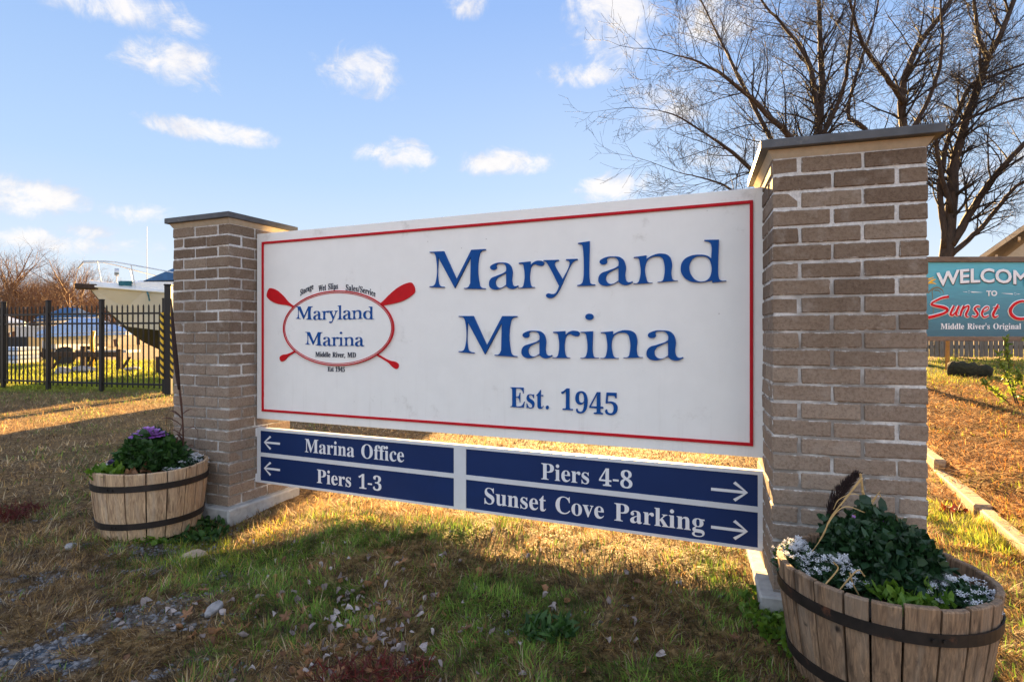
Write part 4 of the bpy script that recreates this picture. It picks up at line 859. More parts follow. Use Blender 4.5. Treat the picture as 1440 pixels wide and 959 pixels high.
def florets(name, pts, rad, mat, seed, parent=None):
    r = random.Random(seed); v, f, t = [], [], []
    for p in pts:
        n = (Vector((r.uniform(-.7, .7), r.uniform(-.9, .5), 1))).normalized(); a = n.cross(Vector((1, 0, 0))).normalized(); b = n.cross(a)
        rr = rad * r.uniform(.7, 1.3); ph = r.uniform(0, 3); tt = r.random()
        for q_ in range(4):
            an = ph + q_ * math.pi / 2; d1 = a * math.cos(an) + b * math.sin(an); d2 = a * math.cos(an + .8) + b * math.sin(an + .8); k = len(v)
            v += [tuple(p), tuple(p + d1 * rr + n * rr * .2), tuple(p + (d1 + d2) * rr * .62 + n * rr * .35), tuple(p + d2 * rr * .95 + n * rr * .2)]; f.append((k, k + 1, k + 2, k + 3)); t += [tt] * 4
    return leaf_obj(name, v, f, t, mat, parent)

def barrel(cx, cy, rt, rb, hgt, mat, label, rz, nst, seed):
    z0 = float(ground_h(cx, cy, False)) - .006
    root = empty('barrel_planter', (cx, cy, z0), rz, label, 'planter', 'half barrel planters')
    r = random.Random(seed); th = .021
    w = [r.uniform(.8, 1.25) for _ in range(nst)]; tot = sum(w); a = 0
    levels = [0, .06, .15, .25, .30, .345, hgt]
    def rad(z): t = z / hgt; return rb + (rt - rb) * (t ** .85) + .006 * math.sin(t * math.pi)
    for i in range(nst):
        a1 = a + 2 * math.pi * w[i] / tot; gap = .0035 / rt; s0, s1 = a + gap, a1 - gap; top = hgt + r.uniform(-.004, .004); off = r.uniform(-.0022, .0022)
        m = MB(); rings = []
        for z in levels[:-1] + [top - .004, top]:
            e = .003 if z == top else 0
            R0 = rad(min(z, hgt)) + off
            ring = []
            N = 4
            for j in range(N + 1):
                t = s0 + (s1 - s0) * j / N; edge = .0028 if j in (0, N) else 0
                # staves are nearly flat across
                rr = (R0 - edge - e) / max(.95, math.cos((t - (s0 + s1) / 2) * .75)); ring.append((rr * math.cos(t), rr * math.sin(t), z))
            for j in range(N, -1, -1):
                t = s0 + (s1 - s0) * j / N; rr = R0 - th + e; ring.append((rr * math.cos(t), rr * math.sin(t), z))
            rings.append(ring)
        m.loft(rings); o = m.build('stave', mat, root, smooth=False)
        a = a1
    def hoop(z, hh):
        m = MB(); N = 72; rings = []
        for i in range(N + 1):
            t = 2 * math.pi * i / N; wob = .0012 * math.sin(5 * t) ; cs, sn = math.cos(t), math.sin(t); zz = z + .0025 * math.sin(t * 2 + seed)
            ri = rad(z) + .0018; rings.append([((ri + wob) * cs, (ri + wob) * sn, zz - hh / 2), ((ri + .004 + wob) * cs, (ri + .004 + wob) * sn, zz - hh / 2), ((rad(z + hh / 2) + .0058 + wob) * cs, (rad(z + hh / 2) + .0058 + wob) * sn, zz + hh / 2), ((rad(z + hh / 2) + .0018 + wob) * cs, (rad(z + hh / 2) + .0018 + wob) * sn, zz + hh / 2)])
        m.loft(rings, cap=False); o = m.build('hoop', M['hoop_steel'], root, smooth=False)
        for da in (0, .09):
            t = math.radians(-100) + da - rz; rr = rad(z) + .008
            MB().tube([(rr * math.cos(t), rr * math.sin(t), z), ((rr + .004) * math.cos(t), (rr + .004) * math.sin(t), z)], .0055, 8).build('rivet', M['hoop_steel'], o)
    hoop(.297, .034); hoop(.090, .034)
    m = MB(); rr = rad(.315) - th - .001; N = 28; rings = []
    for k, q_ in enumerate((1.0, .85, .6, .3, .02)):
        rings.append([(rr * q_ * math.cos(2 * math.pi * i / N), rr * q_ * math.sin(2 * math.pi * i / N), .315 + (.012 * (1 - q_)) + r.uniform(-.006, .008)) for i in range(N)])
    m.loft(rings, cap=False); m.build('soil', M['soil'], root, smooth=True)
    MB().tube([(0, 0, .02), (0, 0, .03)], rb - th - .003, 28).build('base_board', mat, root)
    return root, z0
LB = (-2.105, 3.31); RB = (1.185, 1.82)
bl_, zl = barrel(*LB, .292, .248, .378, M['stave_tan'], 'pale tan half barrel planter with purple topped plant by the left pillar', .15, 21, 4)
br_, zr = barrel(*RB, .302, .245, .378, M['stave_brown'], 'weathered grey brown half barrel planter in front of the right pillar', 1.1, 23, 9)
sl = zl + .315; sr = zr + .315

# ---- plants in the left barrel
def plant(name, loc, label, cat, group=None): return empty(name, loc, 0, label, cat, group)
k = plant('ornamental_kale', (LB[0] - .01, LB[1] + .02, sl), 'bushy dark green plant with a purple rosette on top in the pale planter', 'plant')
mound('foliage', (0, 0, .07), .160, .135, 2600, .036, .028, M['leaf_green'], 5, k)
v, f, t = [], [], []; r = random.Random(8)
for ring, (nn, rr, tl) in enumerate(((9, .012, .3), (14, .04, .7), (18, .07, 1.0), (22, .095, 1.3))):
    for i in range(nn):
        a = 2 * math.pi * (i + r.uniform(-.3, .3)) / nn + ring; d_ = Vector((math.cos(a) * math.sin(tl), math.sin(a) * math.sin(tl), math.cos(tl)))
        leafmesh(v, f, t, Vector((-.02 + math.cos(a) * rr * .6, math.sin(a) * rr * .6, .232 - rr * .15)), d_, Vector((0, 0, 1)), .046, .040, 1 - ring * .25 + r.uniform(-.1, .2), cup=-.15, fold=.3)
leaf_obj('rosette', v, f, t, M['leaf_purple'], k)
def alyssum(c, rx, ry, n, label, seed, hz=.05):
    o = plant('white_alyssum', c, label, 'flowers', 'white flowers in the planters'); r = random.Random(seed)
    v, f, t = [], [], []; pts = []
    for i in range(n):
        a = r.uniform(0, 6.283); q_ = r.random() ** .5; p = Vector((math.cos(a) * rx * q_, math.sin(a) * ry * q_, hz * (1 - q_ * q_) + r.uniform(-.012, .022)))
        pts.append(p)
    cl = []
    for i in range(n // 13): 
        c0 = r.choice(pts)
        for j in range(9): cl.append(c0 + Vector((r.gauss(0, .007), r.gauss(0, .007), r.gauss(0, .004) + .012)))
    for i in range(n):
        p = r.choice(pts) * .98; leafmesh(v, f, t, p + Vector((0, 0, -.012)), (rvec(r) + Vector((0, 0, .6))).normalized(), rvec(r), .026, .009, r.random())
    leaf_obj('leaves', v, f, t, M['leaf_darkgreen'], o); florets('blossom', cl, .0058, M['petal_white'], seed, o); return o
alyssum((LB[0] + .17, LB[1] + .06, sl + .02), .10, .16, 700, 'white flowers along the right rim of the pale planter', 3)
alyssum((LB[0] - .19, LB[1] - .02, sl + .015), .055, .12, 220, 'thin white flowers at the left rim of the pale planter', 31, .03)
def tuft(loc, n, L, Wd, mat, seed, name, label, cat='plant', spread=.08, up=.7):
    v, f, t = [], [], []; r = random.Random(seed)
    for i in range(n):
        p = Vector((r.uniform(-1, 1) * spread, r.uniform(-1, 1) * spread * .8, r.uniform(0, .045)))
        d_ = (rvec(r) * .8 + Vector((0, 0, up))).normalized(); leafmesh(v, f, t, p, d_, rvec(r), L * r.uniform(.6, 1.3), Wd * r.uniform(.7, 1.3), r.random(), cup=r.uniform(0, .3))
    o = leaf_obj(name, v, f, t, mat); o.location = loc; return tag(o, label, cat)
tuft((LB[0] - .12, LB[1] - .17, sl + .02), 110, .055, .024, M['leaf_bright'], 6, 'pansy_leaves', 'low bright green leafy plant at the front left rim of the pale planter', spread=.07)
pn = plant('dark_pansy', (LB[0] - .145, LB[1] - .13, sl), 'near black pansy flower above the bright leaves in the pale planter', 'flower')
MB().tube([(0, 0, 0), (.004, 0, .05), (0, -.004, .088)], .0018, 5).build('stem', M['leaf_dark_stem'] if 'leaf_dark_stem' in M else M['stalk_dark'], pn)
v, f, t = [], [], []
for i in range(9):
    a = i * .75; leafmesh(v, f, t, Vector((0, 0, .09)), Vector((math.cos(a), -.3, math.sin(a))).normalized(), Vector((0, 1, 0)), .022, .022, rnd.random())
leaf_obj('petals', v, f, t, M['petal_dark'], pn)
# curled dead leaves lying between the plants
def dead_leaf_mesh(seed, L=.03, Wd=.018, curl=1.2):
    r = random.Random(seed); v, f = [], []; nu, nv = 6, 4
    for i in range(nu + 1):
        u = i / nu; w = Wd * math.sin(math.pi * min(.97, max(.03, u)) ** .8) * (1 + r.uniform(-.2, .2))
        for j in range(nv + 1):
            s = (j / nv - .5) * 2; a = s * curl; x = L * (u - .5); y = w * math.sin(a) / curl; z = w * (1 - math.cos(a)) / curl + .010 * math.sin(u * 3 + seed) + r.uniform(-.0012, .0012)
            v.append((x, y, z))
    for i in range(nu):
        for j in range(nv): q_ = i * (nv + 1) + j; f.append((q_, q_ + 1, q_ + nv + 2, q_ + nv + 1))
    return v, f
def dl_mesh(seed, mat, L, Wd, curl, name='curled_leaf'):
    v, f = dead_leaf_mesh(seed, L, Wd, curl); me = bpy.data.meshes.new(name); me.from_pydata(v, [], f); me.update()
    r = random.Random(seed); a = me.attributes.new('tint', 'FLOAT', 'POINT'); tt = r.random(); a.data.foreach_set('value', np.array([min(1, max(0, tt + r.uniform(-.15, .15))) for _ in v], dtype=np.float32))
    me.materials.append(mat); return me
for i, (dx_, dy_, s) in enumerate(((.0, -.16, 1.9), (.05, -.14, 2.3), (-.03, -.17, 1.6))):
    o = link(bpy.data.objects.new('curled_leaf', dl_mesh(50 + i, M['oak_leaf'], .035, .022, 1.6))); o.scale = (s,) * 3
    o.location = (LB[0] + dx_, LB[1] + dy_, sl + .03); o.rotation_euler = (.6, .3 * i, i * 1.2)
    tag(o, 'brown curled dead leaf lying in the pale planter', 'leaf', 'dead leaves in the pale planter')
# tall dead stalk by the left pillar
def stalk(loc, pts, rad, leaves, seed, label, plume=None, mat='stalk_dark', leafw=.012):
    root = plant('dead_stalk', loc, label, 'dead plant'); MB().tube(pts, rad, 7).build('stem', M[mat], root, smooth=True)
    r = random.Random(seed)
    for (z, a, L) in leaves:
        # find the stem point at height z
        P = min((Vector(p) for p in pts), key=lambda p: abs(p.z - z)); P = Vector((P.x, P.y, z))
        d_ = Vector((math.cos(a), math.sin(a), 0)); m = MB(); rings = []; n = 9
        for i in range(n):
            s = i / (n - 1); p = P + d_ * L * math.sin(s * 1.9) * .62 + Vector((0, 0, L * (.55 * math.sin(s * 2.2) - s * s * 1.05))); w = leafw * (1 - s * .8) * (1 + .3 * math.sin(s * 9 + z * 40))
            sd = Vector((-d_.y, d_.x, 0)); tw = math.sin(s * 5 + a) * .8; sd = sd * math.cos(tw) + Vector((0, 0, 1)) * math.sin(tw)
            rings.append([p - sd * w, p + Vector((0, 0, -w * .25)), p + sd * w, p + Vector((0, 0, w * .12))])
        m.loft(rings); m.build('dry_leaf', M[mat], root)
    if plume:
        v, f, t = [], [], []
        for i in range(900):
            s = r.random(); p = plume[0].lerp(plume[1], s) + Vector((0, 0, 0)); d_ = (plume[1] - plume[0]).normalized()
            bend = plume[2] * math.sin(s * math.pi) if len(plume) > 2 else Vector(); p = p + bend
            o_ = rvec(r); o_ = (o_ - d_ * o_.dot(d_)).normalized(); w = plume[3] * math.sin(math.pi * min(1, .12 + s * .8)) if len(plume) > 3 else .02
            leafmesh(v, f, t, p, (d_ * .9 + o_ * .55).normalized(), rvec(r), .035, .0016, r.random(), cup=0); 
            leafmesh(v, f, t, p + o_ * w * .5, (d_ * 1.2 + o_ * .4).normalized(), rvec(r), .03, .0016, r.random(), cup=0)
        me = bpy.data.meshes.new('plume'); me.from_pydata(v, [], f); me.materials.append(M['plume_dark']); link(bpy.data.objects.new('plume', me), root)
    return root
# stem leans against the pillar corner; px (262,640) -> (250,540) -> (243,470)
def at(px, py, Y, loc): return px2w(px, py, Y) - Vector(loc)
l0 = (LB[0] + .13, LB[1] + .10, sl)
stalk(l0, [(0, 0, 0), (.0, 0, .10), (-.005, 0, .25), (-.012, 0, .40), (-.03, 0, .55), (-.045, 0, .62)], [.0065, .006, .005, .0035, .0025, .002],
      [(.30, 2.9, .20), (.26, 3.5, .22), (.22, .1, .14), (.33, .4, .12), (.16, 2.6, .18), (.12, .2, .10), (.20, 3.2, .16)], 4, 'tall dead reddish stalk with drooping leaves in the pale planter', None, leafw=.006)
cat_ = plant('dead_seed_head', (LB[0] + .05, LB[1] + .02, sl), 'long dark dried seed head hanging beside the left pillar edge', 'dead plant')
P0_, P1_ = at(252, 548, 3.35, cat_.location), at(241, 420, 3.35, cat_.location)
MB().tube([(0.02, 0, 0), P0_ + Vector((.02, 0, -.2)), P0_, P0_.lerp(P1_, .5), P1_], [.003, .003, .003, .002, .001], 6).build('stem', M['stalk_dark'], cat_)
m = MB(); n = 14; pts = []; rr = []
for i in range(n):
    s = i / (n - 1); pts.append(P0_.lerp(P1_, s) + Vector((-.006 * math.sin(s * 3), 0, 0))); rr.append(.017 * (math.sin(math.pi * (s * .8 + .12)) ** .8) * (1 - .55 * s))
m.tube(pts, rr, 8); m.build('seed_head', M['plume_dark'], cat_, smooth=True)

# ---- plants in the right barrel
kg = plant('green_mound_plant', (RB[0] - .005, RB[1] + .03, sr), 'large round dark green leafy mound in the grey brown planter', 'plant')
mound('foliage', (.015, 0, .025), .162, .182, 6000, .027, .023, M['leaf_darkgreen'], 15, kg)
v, f, t = [], [], []
for i in range(6):
    p = Vector((rnd.uniform(-.08, .04), rnd.uniform(-.05, .05), .20)); leafmesh(v, f, t, p, (rvec(rnd) + Vector((0, 0, 1))).normalized(), rvec(rnd), .02, .013, rnd.random())
leaf_obj('purple_bud', v, f, t, M['leaf_purple'], kg)
alyssum((RB[0] - .215, RB[1] + .09, sr + .025), .06, .11, 900, 'white flowers at the back left of the grey brown planter', 12, .05)
alyssum((RB[0] - .175, RB[1] - .055, sr + .03), .075, .06, 700, 'dense white flower clump at the front left of the grey brown planter', 13, .055)
alyssum((RB[0] + .13, RB[1] - .15, sr + .02), .10, .075, 600, 'white flowers spilling at the front right of the grey brown planter', 14, .035)
alyssum((RB[0] + .20, RB[1] + .05, sr + .02), .035, .05, 160, 'small white flower sprig at the back right of the grey brown planter', 16, .04)
tuft((RB[0] - .02, RB[1] - .175, sr + .005), 130, .042, .018, M['leaf_bright'], 16, 'bright_seedling', 'low bright green leaves at the front rim of the grey brown planter', spread=.085)
sk = plant('dead_stalk', (RB[0] - .08, RB[1] + .13, sr), 'broken straw coloured stalk with bent dry leaves in the grey brown planter', 'dead plant')
def polyblade(pp, w, name, mat, root):
    m = MB(); rings = []; n = len(pp)
    for i, p in enumerate(pp):
        s = i / (n - 1); q_ = w * (1 - .75 * s); rings.append([p + Vector((-q_, 0, 0)), p + Vector((0, -q_ * .5, -q_ * .3)), p + Vector((q_, 0, 0)), p + Vector((0, q_ * .3, q_ * .3))])
    m.loft(rings); return m.build(name, mat, root)
def curvepts(P, n=12):
    P = [Vector(p) for p in P]; out = []
    P = [P[0] * 2 - P[1]] + P + [P[-1] * 2 - P[-2]]
    for i in range(1, len(P) - 2):
        for j in range(n // (len(P) - 3) + 1):
            t = j / (n // (len(P) - 3) + 1); a, b, c, d_ = P[i - 1:i + 3]
            out.append(.5 * ((2 * b) + (c - a) * t + (2 * a - 5 * b + 4 * c - d_) * t * t + (3 * b - a - 3 * c + d_) * t ** 3))
    return out + [P[-2]]
def pxc(pts, Y, root): return curvepts([px2w(a, b, Y) - root.location for a, b in pts])
L_ = sk.location
MB().tube(pxc([(1218, 770), (1214, 700), (1210, 666)], 1.93, sk), .0042, 6).build('stem', M['straw'], sk)
for pts, w, Y in (([(1212, 672), (1190, 700), (1168, 728), (1158, 752), (1140, 778)], .005, 1.86), ([(1215, 720), (1190, 712), (1172, 725), (1152, 760)], .005, 1.84), ([(1213, 690), (1222, 712), (1236, 694), (1240, 712)], .0045, 1.9),
                  ([(1216, 700), (1200, 694), (1180, 702), (1172, 716)], .005, 1.9), ([(1214, 715), (1195, 730), (1182, 745)], .004, 1.87), ([(1218, 712), (1228, 702), (1238, 690)], .004, 1.9)):
    polyblade(pxc(pts, Y, sk), w, 'dry_leaf', M['straw'], sk)
dp = plant('dark_plume', (RB[0] - .12, RB[1] + .16, sr), 'dark feathery dried plume leaning right against the right pillar', 'dead plant')
a_, b_ = px2w(1166, 745, 1.99) - dp.location, px2w(1206, 668, 1.99) - dp.location
r = random.Random(5); v, f, t = [], [], []
for i in range(1500):
    s = r.random(); p = a_.lerp(b_, s) + Vector((-.026, 0, .012)) * math.sin(s * math.pi); d_ = (b_ - a_).normalized(); o_ = rvec(r); o_ = (o_ - d_ * o_.dot(d_)).normalized()
    w = .017 * math.sin(math.pi * min(1, .15 + s * .8)); leafmesh(v, f, t, p + o_ * w * r.random(), (d_ * 1.1 + o_ * .6).normalized(), rvec(r), .022, .0022, 0, cup=0)
me = bpy.data.meshes.new('plume'); me.from_pydata(v, [], f); me.materials.append(M['plume_dark']); link(bpy.data.objects.new('plume', me), dp)
MB().tube([(0, 0, -.02), a_ * .5, a_, a_.lerp(b_, .5) + Vector((-.02, 0, .01))], .003, 5).build('stem', M['stalk_dark'], dp)
tw = plant('dry_twig', (RB[0] - .07, RB[1] - .13, sr), 'thin pale forked dry twigs standing in the front of the grey brown planter', 'twig')
for pts in ([(1165, 850), (1180, 830), (1205, 802), (1216, 810)], [(1213, 845), (1200, 822), (1195, 805)], [(1160, 822), (1178, 800), (1172, 790)]):
    MB().tube(pxc(pts, 1.70, tw), .0022, 5).build('twig_piece', M['straw'], tw)

# ================================================================ BITS ON THE GROUND
CURL = [dl_mesh(i, M['dead_leaf'], .036, .020, 1.3 + .25 * (i % 3)) for i in range(6)]
r = random.Random(77)
spots = [(r.gauss(455, 130), r.gauss(845, 55)) for _ in range(74)] + [(r.gauss(540, 60), r.gauss(915, 30)) for _ in range(34)] + [(r.uniform(150, 1000), r.uniform(760, 950)) for _ in range(60)] + [(r.gauss(480, 40), r.gauss(860, 14)) for _ in range(14)]
cnt = 0
for px, py in spots:
    if py < 752 or py > 975 or px < 170 or px > 1060: continue
    Y = F * (H - .03) / (py - 470); X = (px - 720) / F * Y
    if not clear(np.array([X]), np.array([Y]))[0]: continue
    o = link(bpy.data.objects.new('curled_leaf', CURL[cnt % 6])); cnt += 1
    s = r.uniform(.45, 1.02); o.scale = (s, s, s); o.location = (X, Y, float(ground_h(X, Y)) + .016); o.rotation_euler = (r.uniform(-.9, .9), r.uniform(-.9, .9), r.uniform(0, 6.28))
    tag(o, 'small curled pale grey dead leaf on the grass in front of the sign', 'leaf', 'curled grey leaves scattered before the sign')
BR = [dl_mesh(20 + i, M['oak_leaf'], .040, .021, 1.1 + .3 * (i % 3), 'brown_leaf') for i in range(4)]
for i in range(85):
    px, py = (r.gauss(470, 110), r.gauss(880, 45)) if i < 60 else (r.uniform(60, 1050), r.uniform(770, 950))
    if py < 760 or py > 975 or px < 20 or px > 1060: continue
    Y = F * (H - .03) / (py - 470); X = (px - 720) / F * Y
    if not clear(np.array([X]), np.array([Y]))[0]: continue
    o = link(bpy.data.objects.new('brown_leaf', BR[i % 4])); s = r.uniform(.5, 1.1); o.scale = (s, s, s); o.location = (X, Y, float(ground_h(X, Y)) + .012); o.rotation_euler = (r.uniform(-.8, .8), r.uniform(-.8, .8), r.uniform(0, 6.28))
    tag(o, 'small curled brown dead leaf on the grass in front of the sign', 'leaf', 'curled brown leaves scattered before the sign')
def lobed_leaf(seed, mat, L):
    r = random.Random(seed); v = [(0, 0, .004)]; n = 22
    for i in range(n):
        a = 2 * math.pi * i / n; rr = L * (.36 + .20 * math.cos(a * 5 + .5) + .22 * abs(math.cos(a / 2)) ** 3); v.append((rr * math.cos(a), rr * .75 * math.sin(a), .35 * rr * rr / L + r.uniform(-.003, .003)))
    f = [(0, i + 1, (i + 1) % n + 1) for i in range(n)]; me = bpy.data.meshes.new('oak_leaf'); me.from_pydata(v, [], f); me.update()
    a = me.attributes.new('tint', 'FLOAT', 'POINT'); a.data.foreach_set('value', np.full(len(v), r.random(), dtype=np.float32)); me.materials.append(mat); return me
OAK = [(541, 856, 'orange brown curled oak leaf below the left panels'), (565, 806, 'small tan leaf below the centre of the direction board'), (402, 868, 'tan oak leaf on the bare patch left of the centre'), (524, 908, 'star shaped tan oak leaf near the bottom edge'),
       (262, 862, 'long pale tan leaf lying on the gravelly grass'), (287, 828, 'rust brown leaf on the gravelly grass under the yellow patch'), (592, 935, 'wide brown leaf near the bottom edge of the lawn'), (475, 945, 'reddish brown leaf lowest on the lawn'), (657, 893, 'brown upright leaf beside green tufts'), (1032, 912, 'tan leaf near the right planter')]
for i, (px, py, lb) in enumerate(OAK):
    Y = F * (H - .03) / (py - 470); X = (px - 720) / F * Y
    o = link(bpy.data.objects.new('oak_leaf', lobed_leaf(i, M['oak_leaf'], .05))); o.scale = (1, 1, 1); o.location = (X, Y, float(ground_h(X, Y)) + .024); o.rotation_euler = (r.uniform(-.2, .9), r.uniform(-.5, .5), r.uniform(0, 6))
    tag(o, lb, 'leaf')
def stone_mesh(seed, sx, sy, sz, mat):
    bm = bmesh.new(); bmesh.ops.create_icosphere(bm, subdivisions=2, radius=1); r = random.Random(seed); ph = [r.uniform(0, 6) for _ in range(4)]
    for v_ in bm.verts:
        c = v_.co; k_ = 1 + .18 * math.sin(c.x * 2.3 + ph[0]) + .14 * math.sin(c.y * 3.1 + ph[1]) + .1 * math.sin(c.z * 4 + ph[2]); v_.co = Vector((c.x * sx * k_, c.y * sy * k_, c.z * sz * k_))
    me = bpy.data.meshes.new('stone'); bm.to_mesh(me); bm.free(); me.materials.append(mat); return me
for px, py, s, mt, lb in ((273, 776, .050, 'stone_tan', 'tan rock at the near end of the sunlit yellow patch'), (300, 862, .035, 'stone_grey', 'small grey rock on the bare ground below the tan rock'), (100, 772, .028, 'stone_grey', 'pale grey pebble left of the pale planter')):
    Y = F * H / (py - 470); X = (px - 720) / F * Y
    o = link(bpy.data.objects.new('rock', stone_mesh(px, s * 1.25, s, s * .6, M[mt]))); o.location = (X, Y, float(ground_h(X, Y)) + s * .3); o.rotation_euler = (.2, .1, px); tag(o, lb, 'rock')
# gravel: one uncountable mesh of little angular stones
r = random.Random(4); v, f = [], []
n_ = 9000; x, y = sample(n_ * 6, 1.6, 4.0, 1.6); k_ = (rs.rand(len(x)) < ground_zone(x, y)) & clear(x, y) & in_frame(x, y, 0 * x); x, y = x[k_][:n_], y[k_][:n_]; z = ground_h(x, y)
O8 = np.array([(1, 0, 0), (0, 1, 0), (-1, 0, 0), (0, -1, 0), (0, 0, 1), (0, 0, -1)], float); n = len(x)
s = (.003 + .011 * rs.rand(n) ** 4)[:, None, None]; P = O8[None] * s * (.6 + .8 * rs.rand(n, 6, 1)) * np.array((1.2, 1, .6)); a = rs.rand(n) * 6.28; ca_, sa_ = np.cos(a)[:, None], np.sin(a)[:, None]
co = np.stack([P[..., 0] * ca_ - P[..., 1] * sa_, P[..., 0] * sa_ + P[..., 1] * ca_, P[..., 2]], -1) + np.stack([x, y, z + .001], -1)[:, None]
T8 = np.array([(0, 1, 4), (1, 2, 4), (2, 3, 4), (3, 0, 4), (1, 0, 5), (2, 1, 5), (3, 2, 5), (0, 3, 5)]); fl = ((np.arange(n) * 6)[:, None, None] + T8[None]).reshape(-1)
me = bpy.data.meshes.new('gravel'); np_mesh(me, co.reshape(-1, 3), fl, np.full(n * 8, 3)); me.materials.append(M['gravel_grey']); tag(link(bpy.data.objects.new('gravel', me)), 'loose grey gravel showing through the grass at the lower left', 'gravel', kind='stuff')
# low green weeds round the foot of the barrels and red grass clumps
def patch(name, px, py, rx, ry, n, L, Wd, mat, seed, label, cat, up=.8):
    Y0 = F * H / (py - 470); X0 = (px - 720) / F * Y0; v, f, t = [], [], []; r = random.Random(seed)
    for i in range(n):
        a = r.uniform(0, 6.28); q_ = r.random() ** .6; X = X0 + math.cos(a) * rx * q_; Y = Y0 + math.sin(a) * ry * q_
        if not clear(np.array([X]), np.array([Y]))[0]: continue
        leafmesh(v, f, t, Vector((X, Y, float(ground_h(X, Y)) + r.uniform(0, .02))), (rvec(r) + Vector((0, 0, up))).normalized(), rvec(r), L * r.uniform(.6, 1.4), Wd * r.uniform(.6, 1.4), r.random())
    return tag(leaf_obj(name, v, f, t, mat), label, cat, kind='stuff')
patch('weeds', 262, 742, .22, .16, 380, .045, .026, M['leaf_green'], 1, 'low green weeds between the pale planter and the left pillar', 'weeds', .5)
patch('weeds', 195, 757, .16, .05, 120, .04, .026, M['leaf_bright'], 7, 'bright little weeds at the front foot of the pale planter', 'weeds', .4)
patch('weeds', 1100, 900, .12, .22, 420, .030, .018, M['leaf_bright'], 2, 'green clover at the left foot of the grey brown planter', 'weeds', .5)
patch('weeds', 770, 905, .10, .08, 160, .045, .014, M['leaf_green'], 6, 'dark green weeds in the middle of the front lawn', 'weeds', .5)
patch('red_grass', 12, 728, .15, .22, 700, .05, .0035, M['red_leaf'], 3, 'clump of dark red dead grass at the left edge', 'grass')
patch('red_grass', 520, 962, .20, .07, 260, .05, .0035, M['red_leaf'], 4, 'dark red dead grass at the bottom edge of the lawn', 'grass')
patch('red_grass', 1340, 722, .06, .05, 60, .05, .02, M['red_leaf'], 5, 'small red leaves in the grass below the landscape timbers', 'leaves')
# ================================================================ IRON FENCE
def lin(a, b, t): return a + (b - a) * t
def iron_fence(posts, label, post_h=1.78, gap=.118):
    P = [px2w(px, py, Y) for px, py, Y in posts]; P = [Vector((p.x, p.y, 0)) for p in P]
    root = empty('iron_fence', P[0], 0, label, 'fence'); o0 = P[0]
    pk = MB(); pk.box(-.010, -.010, .09, .010, .010, 1.66, ch=0); pk.add([(-.010, -.010, 1.66), (.010, -.010, 1.66), (.010, .010, 1.66), (-.010, .010, 1.66), (0, 0, 1.70)], [(0, 1, 4), (1, 2, 4), (2, 3, 4), (3, 0, 4)])
    pm = pk.mesh('picket', M['iron_black'])
    po = MB(); po.box(-.036, -.036, -.1, .036, .036, post_h, ch=.004); po.box(-.042, -.042, post_h + .001, .042, .042, post_h + .025, ch=.008); pom = po.mesh('fence_post', M['iron_black'])
    for p in P:
        o = bpy.data.objects.new('fence_post', pom); o.location = p - o0; link(o, root); o.rotation_euler = (0, 0, math.atan2((P[-1] - P[0]).y, (P[-1] - P[0]).x))
    for a, b in zip(P[:-1], P[1:]):
        d_ = b - a; L = d_.length; an = math.atan2(d_.y, d_.x); n = int(L / gap)
        for i in range(1, n):
            o = bpy.data.objects.new('picket', pm); o.location = a + d_ * i / n - o0; o.rotation_euler = (0, 0, an); link(o, root)
        for z in (.16, 1.33, 1.52):
            o = MB().box(.037, -.016, z - .018, L - .037, .016, z + .018).build('fence_rail', M['iron_black'], root); o.location = a - o0; o.rotation_euler = (0, 0, an)
    return root
iron_fence([(-165, 545, 13.3), (-78, 545, 12.6), (5, 545, 11.9), (68, 545, 11.45), (143, 548, 11.1), (232, 550, 10.75)], 'black iron picket fence across the lawn behind the left pillar')
gp = px2w(237, 470, 10.55); gpo = empty('gate_post', (gp.x, gp.y, 0), .2, 'thick black post with yellow and black striped guards ending the iron fence', 'post')
MB().box(-.055, -.055, -.1, .055, .055, 2.02, ch=.006).build('shaft', M['iron_black'], gpo)
MB().box(-.066, -.066, 2.0205, .066, .066, 2.05, ch=.01).build('post_cap', M['iron_black'], gpo)
for x in (-.085, .085): MB().tube([(x, -.075, .30), (x, -.075, 1.52)], .030, 12).build('striped_guard', M['hazard_stripe'], gpo)
MB().box(.10, -.03, -.1, .20, .07, 1.78, ch=.005).build('gate_stile', M['iron_black'], gpo)

